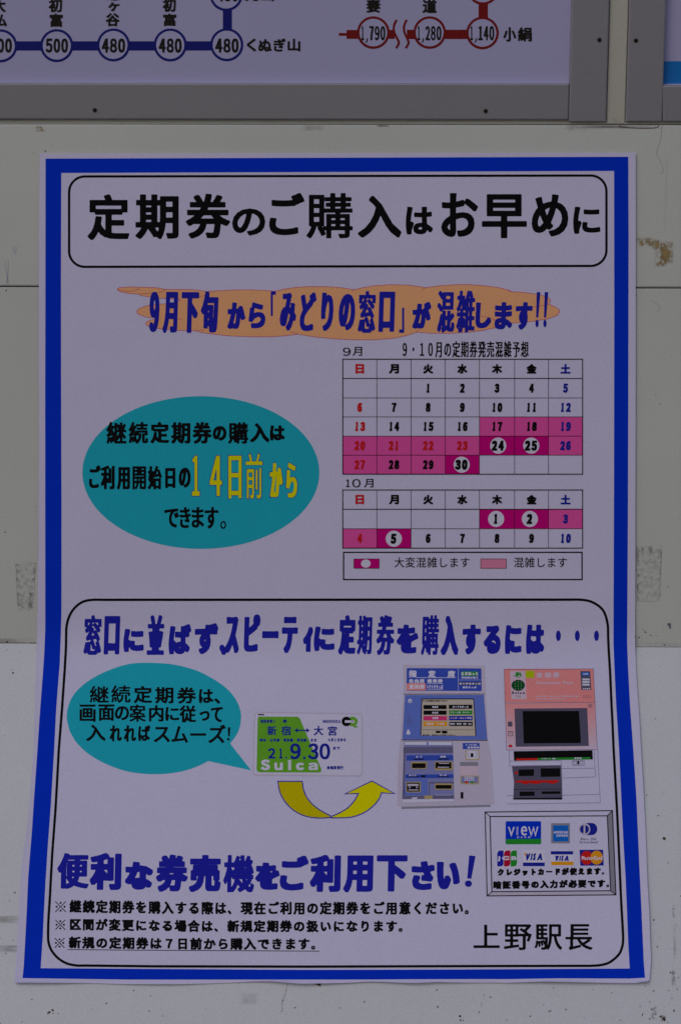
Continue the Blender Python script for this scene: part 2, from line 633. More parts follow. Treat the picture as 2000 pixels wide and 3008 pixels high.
lean = lambda x, y: x + (356 - y) * (0.025 + 3.2e-5 * (x - 1673))
slab('filler_strip', [(lean(1780.2, -2400), -2400), (lean(1834.2, -2400), -2400), (1834.2, 364), (1780.2, 364)], BOARD, 0.010, 0.0085, 'backing_paint', wall, 0.0008)
slab('ledge_strip', [(XL, 300), (XR, 300), (XR, 366.5), (XL, 365)], BOARD, 0.006, 0.0072, 'wall_paint', wall, 0.0006)
# ---- marks and dirt on the wall
rng = random.Random(7)
def blot(m, x, y, r, n=7, ax=1.0, ay=1.0):
    a0 = rng.random() * 6
    m.poly([(x + r * ax * rng.uniform(.6, 1.2) * math.cos(a0 + 6.283 * i / n), y + r * ay * rng.uniform(.6, 1.2) * math.sin(a0 + 6.283 * i / n)) for i in range(n)])
m = M2()
ZA, ZB, ZC, ZD = Z(1350, 2600, 2.412), Z(0, 2608, 2.412), Z(700, 2800, 1.96), Z(1700, 2200, 2.92)
for x, y, r in ((168, 778, 3), (218, 793, 6), (663, 728, 5), (942, 740, 4), (1075, 763, 4), (152, 842, 3), (137, 900, 5), (593, 848, 3), (751, 882, 7), (333, 958, 4),
                (499, 928, 6), (632, 893, 6), (645, 890, 4), (1373, 247, 6), (1398, 437, 5), (1310, 717, 4), (1372, 750, 6), (1490, 619, 6), (1480, 747, 4), (1537, 738, 5),
                (1548, 655, 4), (1500, 802, 4), (1343, 826, 4), (1275, 858, 4), (1445, 862, 3), (1516, 890, 7), (1292, 915, 6), (1291, 925, 4), (1342, 948, 7), (1420, 932, 8),
                (1443, 945, 11), (1450, 955, 9), (1357, 880, 6), (1472, 975, 4), (1135, 958, 4), (1082, 942, 3), (880, 940, 3), (3, 930, 8), (5, 957, 6), (22, 957, 5), (1520, 455, 4)):
    blot(m, *ZA(x, y), r / 2.2)
for x, y, r in ((108, 33, 6), (72, 93, 4), (95, 371, 4), (45, 465, 5), (228, 790, 5), (376, 866, 9), (352, 880, 9), (343, 888, 6), (380, 890, 5), (415, 890, 4), (757, 818, 6),
                (948, 728, 5), (1070, 765, 4), (660, 860, 3), (1058, 873, 5), (1153, 908, 4), (160, 948, 4), (3, 357, 4), (2, 962, 7), (625, 878, 2), (1462, 857, 3)):
    blot(m, *ZB(x, y), r / 2.2)
for x, y, r in ((327, 314, 5), (583, 315, 5), (725, 280, 6), (1141, 212, 5), (1145, 212, 4), (1147, 309, 6), (1057, 350, 3), (1275, 362, 8), (1278, 386, 4), (1293, 386, 4), (1385, 340, 5),
                (1412, 243, 4), (1451, 253, 5), (1398, 306, 3), (1400, 292, 3), (1544, 387, 4), (250, 335, 4), (283, 180, 3), (275, 216, 4), (268, 242, 4), (257, 272, 5), (253, 292, 3),
                (254, 318, 3), (5, 172, 3)):
    blot(m, *ZC(x, y), r / 2.2)
for x, y, r in ((576, 398, 6), (713, 382, 3), (678, 572, 7), (730, 768, 13), (722, 762, 7), (807, 523, 3), (642, 1466, 6), (670, 1696, 6), (762, 975, 5), (868, 1262, 6), (828, 1508, 4)):
    blot(m, *ZD(x, y), r / 2.7)
for x, y, r in ((62, 1502, 4), (185, 1522, 3), (108, 1672, 4), (118, 1701, 8), (38, 2242, 4), (2, 2205, 4), (250, 2145, 3)):
    blot(m, *Z(0, 1400, 2.95)(x, y), r / 2.7)
for x, y, r in ((583, 1530, 3), (533, 1553, 3), (703, 1642, 3), (662, 2098, 6)):
    blot(m, *Z(1700, 1400, 2.95)(x, y), r / 2.7)
printed('rust_specks', m, 'rust', wall, LOW, 1, 0.0008, 'small rust specks scattered over the lower panel', 'stuff')
m = M2()
m.poly(ZC.P([(437, 176), (475, 174), (474, 192), (455, 184)]))
m.stroke(ZC.P([(283, 178), (277, 212), (262, 255), (254, 285), (253, 335)]), 0.7)
printed('chipped_paint', m, 'rust', wall, LOW, 2, 0.0008)
m = M2()
for x, y, r in ((555, 1322, 3), (562, 1335, 4), (570, 1348, 6), (577, 1352, 4), (488, 1387, 5), (517, 1395, 7), (620, 1377, 6), (668, 1382, 4), (737, 1460, 7), (723, 1300, 3), (515, 1313, 3),
                (583, 1401, 3), (768, 955, 5), (665, 1355, 3), (505, 1480, 3), (660, 1478, 4), (828, 1478, 3)):
    blot(m, *Z(1700, 1400, 2.95)(x, y), r / 2.7)
for x, y, r in ((312, 260, 4), (47, 482, 6), (65, 1433, 8), (85, 1439, 4), (160, 1440, 3)):
    blot(m, *Z(0, 1400, 2.95)(x, y), r / 2.9, ax=1.3)
for x, y, r in ((210, 69, 6), (155, 79, 4), (30, 712, 6), (237, 40, 3)):
    blot(m, *Z(0, 400, 1.568)(x, y), r / 2.4)
for x, y, r in ((662, 1355, 5), (697, 1438, 7), (564, 1603, 3), (742, 990, 3), (558, 455, 3), (492, 488, 5), (631, 540, 4)):
    blot(m, *Z(1700, 700, 2.95)(x, y), r / 3.4)
for x in range(0, 330, 9):                                     # chipped joint along the top of the sloping panel
    if rng.random() < .7: blot(m, *Z(0, 1400, 2.95)(x * 1.0, 1440 + rng.uniform(-3, 3)), rng.uniform(.6, 1.6), ax=2.4, ay=.7)
printed('dirt_specks', m, 'rust', wall, WALL, 1, 0.0, 'dark specks on the upright panels', 'stuff')

def patch(name, quad, mat, surf, base=0.0, nx=14, ny=14, soft=0.2, mask=None):
    m = M2(); g = {}
    for j in range(ny + 1):
        for i in range(nx + 1):
            g[i, j] = len(m.v)
            m.v.append(quadmap([(i / nx, j / ny)], (0, 0, 1, 1), quad)[0])
    uv = list(m.v); pos = {tuple(np.round(p, 3)): (i / nx, j / ny) for (i, j), k in g.items() for p in [m.v[k]]}
    for j in range(ny):
        for i in range(nx): m.f.append((g[i, j], g[i + 1, j], g[i + 1, j + 1], g[i, j + 1]))
    def fade(x, y):
        u, v = pos.get(tuple(np.round((x, y), 3)), (.5, .5))
        e = min(min(u, 1 - u), min(v, 1 - v)) / soft
        e = max(0, min(1, e))
        return e * (mask(u, v) if mask else 1)
    return printed(name, m, mat, wall, surf, 2, base, fade=fade)

def rectq(x0, y0, x1, y1): return [(x0, y0), (x1, y0), (x1, y1), (x0, y1)]
# brown glue left by old tape, right of the poster title
zz = Z(1700, 700, 2.95)
def band(path, w):
    """strip of residue along a path"""
    def f(u, v):
        best = 9
        for (a, b) in zip(path, path[1:]):
            ax, ay = a; bx, by = b
            dx, dy = bx - ax, by - ay
            t = max(0, min(1, ((u - ax) * dx + (v - ay) * dy) / (dx * dx + dy * dy)))
            best = min(best, math.hypot(u - ax - t * dx, v - ay - t * dy))
        return max(0, min(1, 1.6 - 1.6 * best / w))
    return f
patch('glue_residue', rectq(*zz(488, -10, 830, 245)), 'glue', WALL, nx=30, ny=26, soft=.04,
      mask=band([(.0, .17), (.3, .15), (.5, .22), (.63, .4), (.66, .65), (.64, .88)], .17))['label'] = 'brown hooked smear of old glue'
patch('glue_residue', rectq(*zz(700, 20, 820, 220)), 'glue', WALL, base=0.00005, nx=20, ny=20, soft=.25)
# grey imprint of pulled-off tape, both sides of the poster
zl = Z(0, 1400, 2.95); zr = Z(1700, 1400, 2.95)
frame_mask = lambda u, v: 1.0 if (u < .12 or u > .82) else (0.85 if v > .62 else 0.45)
patch('tape_residue', [zl(135, 735), zl(325, 725), zl(290, 1165), zl(155, 1170)], 'tape_dirt', WALL, nx=20, ny=26, soft=.05, mask=frame_mask)
patch('tape_residue', [zr(488, 600), zr(722, 595), zr(705, 1082), zr(495, 1085)], 'tape_dirt', WALL, nx=20, ny=26, soft=.04,
      mask=lambda u, v: 1.0 if (u < .14 or u > .9) else (0.9 if v < .15 else 0.42))
m = M2()
m.stroke(zr.P([(715, 597), (712, 720), (703, 860), (699, 1000), (690, 1045), (660, 1078)]), 0.8)
m.stroke(zr.P([(500, 605), (497, 700), (496, 830)]), 0.8)
m.stroke(zr.P([(500, 1078), (655, 1082)]), 0.6)
m.stroke(zl.P([(138, 755), (146, 880), (151, 1020), (156, 1110)]), 0.7)
m.stroke(zl.P([(308, 740), (304, 900), (303, 1020), (285, 1100), (262, 1140)]), 0.6)
printed('tape_outline', m, 'hairline', wall, WALL, 3)
# grey smears on the sloping panel at the lower left, scratches at the right
patch('smear', rectq(-60, 2775, 56, 2798), 'smudge', LOW, 0.0008, soft=.25)
patch('smear', rectq(-80, 2690, 60, 2712), 'smudge_faint', LOW, 0.0008, soft=.3)
patch('smear', rectq(*ZC(10, 225, 125, 300)), 'smudge_faint', LOW, 0.0008, soft=.3)
z4 = Z(1700, 2200, 2.92)
patch('scratch', rectq(*z4(790, 1885, 838, 2100)), 'tape_dirt', LOW, 0.0008, soft=.15)
patch('scratch', rectq(*z4(798, 1330, 822, 1460)), 'tape_dirt', LOW, 0.0008, soft=.2)
patch('scratch', rectq(*z4(805, 1500, 832, 1830)), 'smudge_faint', LOW, 0.0008, soft=.2)
patch('scratch', rectq(*z4(610, 2210, 665, 2320)), 'tape_dirt', LOW, 0.0009, soft=.1)
patch('scratch', rectq(*z4(690, 2260, 750, 2335)), 'tape_dirt', LOW, 0.0009, soft=.1)
# smudges under the boards
patch('smear', rectq(*Z(1000, 0, 1.568)(1030, 575, 1140, 605)), 'smudge_faint', WALL, soft=.3)
patch('smear', rectq(*Z(0, 0, 1.568)(1390, 572, 1500, 605)), 'smudge_faint', WALL, soft=.3)
patch('smear', rectq(*Z(0, 0, 1.568)(165, 580, 215, 608)), 'glue', WALL, soft=.3)
m = M2()
m.stroke(smooth(Z(1600, 0, 3.92).P([(1345, 1440), (1335, 1520), (1325, 1620), (1285, 1735), (1290, 1790), (1340, 1880), (1362, 1960)]), False) +
         Z(1000, 400, 1.568).P([(1487, 152), (1483, 166), (1471, 172)]), 0.9)
pass
m.stroke(Z(1000, 400, 1.568).P([(1499, 100), (1498, 250), (1493, 450)]), 0.35)
m.stroke(smooth(zz.P([(640, 545), (690, 580), (700, 610), (680, 640)]), False), 0.7)
printed('hairline_crack', m, 'hairline', wall, WALL, 3)
m = M2().stroke(smooth(Z(1600, 0, 3.92).P([(862, 1440), (872, 1463), (1000, 1472), (1150, 1476), (1270, 1470), (1312, 1446)]), False), 2.6)
printed('grime_line', m, 'grime_line', wall, WALL, 4)
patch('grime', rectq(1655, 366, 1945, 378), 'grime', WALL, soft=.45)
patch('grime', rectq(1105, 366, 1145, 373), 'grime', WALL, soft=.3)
patch('grime', rectq(1781, 340, 1833, 366), 'smudge_faint', BOARD, 0.0087, soft=.4)
patch('grime', rectq(-200, 1874, 115, 1888), 'smudge_faint', WALL, soft=.4)
patch('grime', rectq(1866, 1886, 2200, 1899), 'smudge_faint', WALL, soft=.4)
m = M2()
zp = Z(0, 700, 2.95)
for l in ([(125, 70), (115, 105), (128, 133)], [(148, 78), (140, 105), (137, 135)], [(50, 198), (45, 230), (58, 290), (66, 330), (62, 395)], [(75, 198), (73, 280), (68, 385)], [(66, 330), (80, 385)]):
    m.stroke(zp.P(l), 1.1)
printed('pen_mark', m, 'pen_mark', wall, WALL, 3)
m = M2(); m.poly(zr.P([(764, 1268), (795, 1272), (793, 1318), (778, 1318), (778, 1296), (762, 1290)]))
printed('paper_scrap', m, 'scrap_grey', wall, WALL, 4)

# ================================================================== THE BOARDS ABOVE
ZT = Z(1600, 0, 3.92); ZM = Z(0, 0, 1.568); ZN = Z(1000, 0, 1.568)
board = tag(empty('fare_map_board'), 'aluminium framed fare map board with blue and red lines of round stations', 'board')
top = -2400
lean = lambda x, y: x + (356 - y) * (0.025 + 3.2e-5 * (x - 1673))
FR = 0.011
def screw(parent, X, Y, r=7.0):
    s = M2().ellipse(X, Y, r, n=20)
    o = printed('screw', s, 'screw_metal', parent, BOARD, 3, FR)
    s2 = M2().stroke([(X - r * .6, Y - r * .3), (X + r * .6, Y + r * .3)], 2.2)
    s3 = M2(); s3.ellipse(X, Y, r * .55, n=14)
    # a shallow dark recess with the head's bright rim round it
    me = printed('screw', s3, 'screw_slot', None, BOARD, 5, FR)
    bpy.context.view_layer.update()
    o2 = me.data.copy()
    bm = bmesh.new(); bm.from_mesh(o.data)
    n0 = len(bm.faces)
    bm.from_mesh(me.data)
    bm.faces.ensure_lookup_table()
    for f in bm.faces[n0:]: f.material_index = 1
    bm.to_mesh(o.data); bm.free()
    o.data.materials.append(MATS['screw_slot'])
    bpy.data.objects.remove(me, do_unlink=True)
    return o
panel = slab('map_panel', [(XL, top), (lean(1680, top), top), (1680, 300), (XL, 300)], BOARD, 0.003, 0.004, 'board_white', board, 0)
rail = slab('frame_rail', [(XL, 242), (lean(1668.8, 245), 245.5), (1668.8, 352), (XL, 347.5)], BOARD, 0.014, FR, 'aluminium', board, 0.0010, 3)
stile = slab('frame_stile', [(lean(1669.5, top), top), (lean(1779, top), top), (1779, 358.5), (1669.5, 358.5)], BOARD, 0.014, FR, 'aluminium', board, 0.0009, 2)
screw(rail, 279.5, 324); screw(rail, 1426, 326.5); screw(stile, *ZT(625, 460))
board2 = tag(empty('notice_board'), 'aluminium framed white board with a sky blue stripe at the right edge', 'board')
panel2 = slab('board_panel', [(lean(1932, top), top), (XR, top), (XR, 300), (1932, 300)], BOARD, 0.003, 0.004, 'board_white', board2, 0)
stile2 = slab('frame_stile', [(lean(1836.5, top), top), (lean(1943.5, top), top), (1943.5, 358), (1836.5, 358)], BOARD, 0.014, FR, 'aluminium', board2, 0.0009, 2)
rail2 = slab('frame_rail', [(1945, 251), (XR, 254), (XR, 360), (1945, 357.5)], BOARD, 0.014, FR, 'aluminium', board2, 0.0010, 3)
screw(stile2, *ZT(1045, 468))
m = M2(); m.rect(1930, 180, XR, 246)
printed('blue_stripe', m, 'board_cyan', panel2, BOARD, 1, 0.004)
PBASE = 0.004
def bprint(name, m, mat, layer, **k): return printed(name, m, mat, panel, BOARD, layer, PBASE, **k)
# blue line
m = M2(); m.rect(*ZM(-4200, 190, 1045, 233)); bprint('route_line', m, 'board_navy', 1)
m = M2(); m.rect(*ZM(1027, -2400, 1069, 192)); bprint('route_line', m, 'board_navy', 1)
def station(x, y, r, col, zf):
    X, Y = zf(x, y)
    m = M2().ellipse(X, Y, r / 1.568, n=64)
    bprint('station_ring', m, col, 2)
    m = M2().ellipse(X, Y, (r - 11.5) / 1.568, n=64)
    bprint('station_circle', m, 'board_white', 3)
for x, y in ((-252, 212), (5, 211), (263, 210), (524, 207), (785, 207), (1045, 206), (1042, -25)): station(x, y, 76, 'board_navy', ZM)
m = M2()
nst = (5.6, 4.2)
for s, x0, x1 in (('５００', -47, 57), ('５００', 212, 315), ('４８０', 470, 578), ('４８０', 732, 838), ('４８０', 992, 1100)):
    m.cut()
    w = (x1 - x0 - 8) / 3
    for i, c in enumerate(s): put(m, c, ZM(x0 + i * (w + 4), 177, x0 + i * (w + 4) + w, 243), stroke=(8.2, 6))
w = 31; m.cut()
for i, c in enumerate('４８０'): put(m, c, ZM(1000 + i * 34, -62, 1031 + i * 34, 7), stroke=(8.2, 6))
bprint('printed_fare', m, 'board_black', 4)
m = M2()
ks = (5.2, 4.6)
chars(m, 'くぬぎ山', [ZM(*b) for b in ((1137, 177, 1180, 237), (1190, 180, 1252, 237), (1260, 177, 1316, 237), (1325, 178, 1383, 236))], stroke=ks)
chars(m, '初富', [ZM(*b) for b in ((226, -6, 288, 56), (230, 62, 291, 124))], stroke=ks)
chars(m, '鎌ヶ谷', [ZM(*b) for b in ((488, -66, 552, 3), (500, 10, 552, 52), (488, 60, 552, 121))], stroke=ks)
chars(m, '初富', [ZM(*b) for b in ((750, -6, 811, 54), (752, 62, 813, 120))], stroke=ks)
chars(m, '大仏', [ZM(*b) for b in ((-30, -6, 28, 56), (-30, 64, 34, 124))], stroke=ks)
chars(m, '元山', [ZM(*b) for b in ((1130, -56, 1192, 5), (1203, -56, 1262, 5))], stroke=ks)
bprint('printed_station_name', m, 'board_black', 4)
# red line
m = M2(); m.rect(*ZN(28, 138, 250, 179)); bprint('route_line', m, 'board_red', 1)
m = M2(); m.rect(*ZN(-8, 152, 29, 165)); bprint('route_line', m, 'board_red', 1)
m = M2(); m.rect(*ZN(305, 137, 650, 180)); bprint('route_line', m, 'board_red', 1)
m = M2(); m.rect(*ZN(635, -2400, 678, 150)); bprint('route_line', m, 'board_red', 1)
m = M2(); m.stroke(smooth(ZN.P([(258, 91), (246, 118), (246, 145), (258, 172), (268, 197), (256, 222)]), False), 6.5); bprint('line_break', m, 'board_red', 3)
m = M2(); m.stroke(smooth(ZN.P([(304, 91), (293, 118), (293, 145), (304, 172), (313, 197), (300, 222)]), False), 6.5); bprint('line_break', m, 'board_red', 3)
for x, y in ((151, 150), (410, 150), (653, 152), (655, -53)): station(x, y, 75, 'board_red', ZN)
m = M2()
for s, x0 in (('１７９０', 96), ('１２８０', 354), ('１１４０', 597)):
    m.cut()
    xs = ((x0, x0 + 12), (x0 + 36, x0 + 58), (x0 + 61, x0 + 84), (x0 + 87, x0 + 110))
    for c, (a, b) in zip(s, xs): put(m, c, ZN(a, 120, b, 186), stroke=(6.0, 5))
    m.stroke(ZN.P([(x0 + 27, 176), (x0 + 26, 189), (x0 + 21, 196)]), 3.6)
m.cut()
for i, c in enumerate('１０'): put(m, c, ZN(618 + i * 34, -60, 640 + i * 34, -2), stroke=(6, 5))
bprint('printed_fare', m, 'board_black', 4)
m = M2()
put(m, '妻', ZN(119, -4, 184, 58), stroke=ks); m.cut(); put(m, '道', ZN(377, -4, 443, 60), stroke=ks)
chars(m, '小絹', [ZN(*b) for b in ((748, 125, 808, 191), (815, 125, 880, 191))], stroke=ks)
bprint('printed_station_name', m, 'board_black', 4)

# ================================================================== THE POSTER
poster = tag(empty('poster'), 'white paper poster with a thick blue border about buying train passes early', 'poster')
def curve(pts):
    ys = [p[1] for p in pts]; xs = [p[0] for p in pts]
    return lambda y: float(np.interp(y, ys, xs))
blue_oL = [(135, 466), (134.5, 840), (133.8, 1150), (134, 1600), (134, 1850), (130.5, 1930), (126.5, 1985), (117, 2112), (111.3, 2200), (101.7, 2337), (94.9, 2440), (89.5, 2508), (84, 2577), (79.5, 2679), (76, 2748), (70.5, 2844), (67.5, 2873)]
blue_iL = [(181, 508), (180, 840), (180.5, 1150), (181.7, 1500), (181.5, 1800), (179.5, 1870), (176.5, 1950), (170, 2030), (166, 2085), (160.3, 2200), (150, 2371), (141, 2491), (134.5, 2594), (130, 2679), (127, 2748), (120.5, 2844)]
blue_iR = [(1802.5, 502), (1803, 900), (1802, 1500), (1801, 1740), (1800.7, 1890), (1802.7, 1945), (1808.5, 2069), (1817, 2200), (1824, 2354), (1830, 2474), (1836, 2577), (1840.4, 2679), (1844.5, 2782), (1848.3, 2845)]
blue_oR = [(1844, 460.5), (1845, 700), (1844, 1200), (1843, 1500), (1841.7, 1740), (1840.7, 1890), (1843, 1950), (1849, 2069), (1858.6, 2200), (1867.5, 2337), (1876.5, 2542), (1883, 2679), (1889, 2816), (1892.8, 2872)]
pap_L = [(118, 451), (115.3, 700), (115, 1150), (116.5, 1400), (114, 1640), (111, 1850), (109, 1900), (105.7, 2000), (103, 2100), (100, 2200), (89.5, 2337), (80.5, 2440), (68.5, 2508), (61, 2577), (56.5, 2679), (53, 2748), (47, 2844), (43.5, 2886)]
pap_R = [(1866, 448), (1866, 900), (1865, 1500), (1864, 1890), (1868, 2000), (1876, 2100), (1881, 2200), (1890.7, 2354), (1896, 2474), (1899.5, 2577), (1905.5, 2679), (1909, 2782), (1912.5, 2850), (1906, 2878)]
bot = [(43.5, 2886.6), (249, 2887.4), (373, 2891), (539, 2891), (650, 2888), (700, 2885.7), (751, 2882.6), (802, 2883), (878.6, 2890), (1006, 2887.7), (1093, 2883), (1210, 2888), (1287, 2884.7), (1389, 2886.7), (1500, 2886.7), (1599, 2883), (1723, 2886), (1850, 2888), (1881, 2887), (1906, 2880)]
blue_bot = [(67.5, 2873), (373, 2877.5), (700, 2877.5), (1006, 2877.5), (1350, 2876), (1500, 2876), (1640, 2873.6), (1847, 2874.5), (1893, 2872)]
blue_ibot = [(120.5, 2844), (650, 2847.6), (900, 2849), (1350, 2848), (1848.3, 2845)]

def sheet():
    rows = [470, 700, 1000, 1300, 1600] + list(BEND_ROWS) + [2040, 2100, 2200, 2300, 2400, 2470, 2540, 2600, 2680, 2760, 2820, 2879]
    rows = sorted(rows)
    oL, oR, iL, iR = curve(pap_L), curve(pap_R), curve(blue_oL), curve(blue_oR)
    nx = 60
    rw = random.Random(3)
    lat = {}
    bm = bmesh.new()
    grid = []
    bx = [p[0] for p in bot]; by = [p[1] for p in bot]
    nrow = len(rows) + 2
    for j in range(nrow):
        line_ = []
        for i in range(nx + 3):
            if j == 0: y = 458
            elif j == nrow - 1: y = 2884
            else: y = rows[j - 1]
            xl, xr = iL(y) - 3, iR(y) + 3
            if i == 0: X = oL(y)
            elif i == nx + 2: X = oR(y)
            else: X = xl + (xr - xl) * (i - 1) / nx
            Y = y; lift = 0.0
            if j == 0:
                Y = 451 - 3 * (X - 118) / 1748
            if j == nrow - 1:
                Y = float(np.interp(X, bx, by))
                if i == 0: X = 43.5
                if i == nx + 2: X, Y = 1900, 2884
                lift = 0.0012 + 0.0010 * math.sin(X / 61.0) + 0.0006 * math.sin(X / 143.0 + 1)
                if i > nx: lift += 0.0012
            elif i == 0 and j > 0:
                t = max(0, min(1, (y - 1700) / 300))
                lift = t * (0.0003 + 0.0002 * math.sin(y / 75.0))
            elif i == nx + 2 and j > 0:
                t = max(0, min(1, (y - 1900) / 300))
                lift = t * (0.0005 + 0.0004 * math.sin(y / 70.0 + 1))
            line_.append(bm.verts.new(POSTER.at(X, Y, lift)))
        grid.append(line_)
    for j in range(nrow - 1):
        for i in range(nx + 2):
            f = bm.faces.new((grid[j][i], grid[j + 1][i], grid[j + 1][i + 1], grid[j][i + 1]))
            f.smooth = True
    bmesh.ops.recalc_face_normals(bm, faces=bm.faces)
    bm.normal_update()
    fr = list(bm.faces)
    if sum(f.normal.y for f in fr) > 0:
        bmesh.ops.reverse_faces(bm, faces=fr)
    # thickness of the paper: a back skin and a rim
    bverts = {v: bm.verts.new(v.co + Vector((0, 0.00022, 0))) for v in list(bm.verts)}
    rim = [e for e in bm.edges if len(e.link_faces) == 1]
    for e in rim: e.smooth = False
    for f in fr: bm.faces.new([bverts[v] for v in f.verts][::-1])
    for e in rim:
        a, b = e.verts
        bm.faces.new((a, b, bverts[b], bverts[a]))
    bmesh.ops.recalc_face_normals(bm, faces=bm.faces)
    me = bpy.data.meshes.new('paper_sheet')
    bm.to_mesh(me); bm.free()
    return link('paper_sheet', me, 'paper', poster)
sheet()

def pp(name, m, mat, layer=1, parent=None, label=None, **k): return printed(name, m, mat, parent or poster, POSTER, layer, 0.0, label, **k)

# blue border: an outer and an inner outline bridged row by row and column by column
m = M2()
for a, b in ((blue_oL, blue_iL), (blue_iR, blue_oR)):
    A, B = curve(a), curve(b)
    ys = sorted(set([508 if a is blue_oL else 502, 2844] + [p[1] for p in a + b if 509 < p[1] < 2843] + [r for r in BEND_ROWS]))
    pts = [(A(y), y) for y in ys] + [(B(y), y) for y in ys]
    n = len(ys)
    m.add(pts, [(i, n + i, n + i + 1, i + 1) for i in range(n - 1)])
m.poly([(135, 466), (1844, 460.5), (1844.4, 502), (1802.5, 502), (181, 508), (134.9, 508)])
bb = [(p[0], p[1]) for p in blue_bot]
m.poly([(curve(blue_oL)(2844), 2844), (120.5, 2844)] + blue_ibot[1:-1] + [(1848.3, 2845), (1848.3, 2844), (curve(blue_oR)(2844), 2844)] + bb[::-1])
pp('blue_border', m, 'ink_blue')

# title box and title
tf = rrect(0, 0, 1000, 172, 31, 8)
q = [(204, 519), (1780, 515), (1780, 781), (205, 784)]
tf = rrect(204, 517, 1780, 782.5, 46, 10)
tf = [(x, y + (1000 - x) * 0.0018) for x, y in tf]
m = M2().stroke(tf, 7.0, True); pp('title_frame', m, 'ink_black', 1)
zt = Z(0, 400, 1.568); zu = Z(1000, 400, 1.568)
m = M2()
T1 = '定期券のご購入はお早めに'
tb = [zt(405, 268, 597, 478), zt(625, 268, 824, 474), zt(857, 265, 1060, 472), zt(1070, 333, 1222, 458), zt(1240, 262, 1402, 456), (900, 567, 1036, 700),
      zu(80, 275, 280, 467), zu(300, 325, 425, 453), zu(463, 262, 632, 464), zu(650, 267, 857, 470), zu(879, 268, 1048, 462), zu(1070, 325, 1195, 450)]
for c, b in zip(T1, tb):
    put(m, c, b, stroke=((15.5, 14) if c not in 'のはに購' else (12.5, 11.5)), step=1.6)
pp('printed_title', m, 'ink_black', 1)

# orange brush blob and headline
OB = [(345, 850), (350, 845), (380, 843), (420, 843.5), (460, 845), (487, 850), (545, 850), (580, 852), (608, 856.5), (640, 854), (690, 851.5), (740, 851), (780, 853), (810, 855.5), (830, 850), (870, 844), (910, 841.5),
      (960, 842), (1000, 844.5), (1040, 851), (1065, 845), (1100, 839), (1150, 836), (1200, 837.5), (1235, 842), (1250, 845), (1285, 840), (1330, 836.5), (1370, 835.5), (1410, 838), (1460, 844), (1490, 851), (1503, 857), (1540, 859),
      (1575, 864), (1603, 871), (1614, 878), (1616, 884), (1609, 893), (1625, 899), (1640, 908), (1643, 916), (1636, 926), (1610, 936), (1570, 943), (1520, 948), (1475, 950), (1460, 961), (1420, 970), (1370, 976),
      (1320, 979), (1270, 979), (1222, 975.5), (1200, 984), (1160, 993), (1100, 998), (1040, 998), (980, 995), (920, 989), (875, 981.5), (840, 986), (800, 989), (740, 989), (680, 987), (630, 982), (590, 976), (574, 971),
      (530, 970.5), (480, 967), (445, 961), (430, 954), (429, 947), (440, 941), (462, 935.5), (430, 931), (407, 923), (402, 916), (408, 907), (430, 898), (458, 894.5), (520, 889), (531, 880), (495, 877), (450, 874), (415, 868),
      (408, 864), (378, 862), (352, 856)]
pp('orange_blob', M2().poly(OB), 'ink_orange', 1)
m = M2().stroke(OB, 1.5, True)
for l in ([(345, 850), (380, 856), (412, 848)], [(487, 850), (470, 858), (408, 864)], [(608, 857), (600, 868), (570, 875)], [(1040, 851), (1034, 856)], [(1250, 845), (1237, 852)], [(1503, 857), (1490, 853)],
          [(1609, 893), (1580, 900), (1555, 903)], [(1475, 950), (1440, 934), (1410, 928)], [(574, 971), (600, 969)], [(500, 936), (535, 938)], [(1222, 975), (1229, 969)], [(875, 981), (855, 975)]):
    m.stroke(smooth(l, False), 1.3)
pp('blob_outline', m, 'ink_rose', 2)
z5 = Z(300, 800, 2.24); z6 = Z(1000, 800, 2.24)
m = M2()
H1 = '９月下旬から「みどりの窓口」が混雑します'
hb = [z5(*b) for b in ((308, 128, 382, 392), (397, 128, 502, 398), (517, 130, 640, 398), (646, 125, 768, 396), (823, 198, 945, 372), (962, 198, 1078, 368), (1110, 125, 1143, 287), (1167, 135, 1281, 382), (1298, 133, 1412, 386), (1437, 133, 1525, 385), (1553, 142, 1668, 380))]
hb += [z6(*b) for b in ((112, 122, 235, 398), (248, 127, 360, 392), (385, 232, 418, 398), (470, 195, 597, 370), (630, 122, 755, 396), (757, 120, 887, 396), (885, 198, 993, 368), (1010, 196, 1131, 375), (1147, 196, 1263, 376))]
for c, b in zip(H1, hb):
    st = (12.5, 15) if c in '９月下旬口' else (11.5, 12.5)
    if c in '「」': st = (5, 8)
    if c in '窓混雑': st = (9.6, 10)
    put(m, c, b, stroke=st, shear=0.03 if c not in '「」' else 0, dense=0.88)
for x in (1291, 1343):
    m.poly(z6.P([(x - 2, 130), (x + 22, 130), (x + 8, 297), (x - 6, 297)])); m.ellipse(*z6(x, 336), 4.8, 12 * .92, 20)
pp('printed_headline', m, 'ink_navy', 3)

# ---- calendar
z7 = Z(960, 980, 1.96); z8 = Z(960, 1380, 1.96)
cal = pp('calendar', M2().stroke([(1006.5, 1055), (1710, 1055), (1710, 1392.8), (1006.5, 1392.8)], 2.6, True).stroke([(1006.5, 1439.2), (1710, 1439.2), (1710, 1610), (1006.5, 1610)], 2.6, True), 'ink_black', 5)
m = M2()
chars(m, '９月', [z7(92, 80, 137, 128), z7(148, 76, 203, 128)], stroke=(2.8, 2.4), step=1.0)
line(m, '９・１０月の定期券発売混雑予想', *z7(435, 43, 1160, 137), stroke=(3.2, 3.4), step=1.0)
chars(m, '１０月', [z8(110, 55, 132, 100), z8(146, 53, 194, 102), z8(214, 52, 268, 102)], stroke=(2.8, 2.4), step=1.0)
pp('printed_caption', m, 'ink_black', 2, cal)
cx_ = [1006.5, 1106.4, 1207, 1307, 1407.4, 1510.5, 1610, 1710]
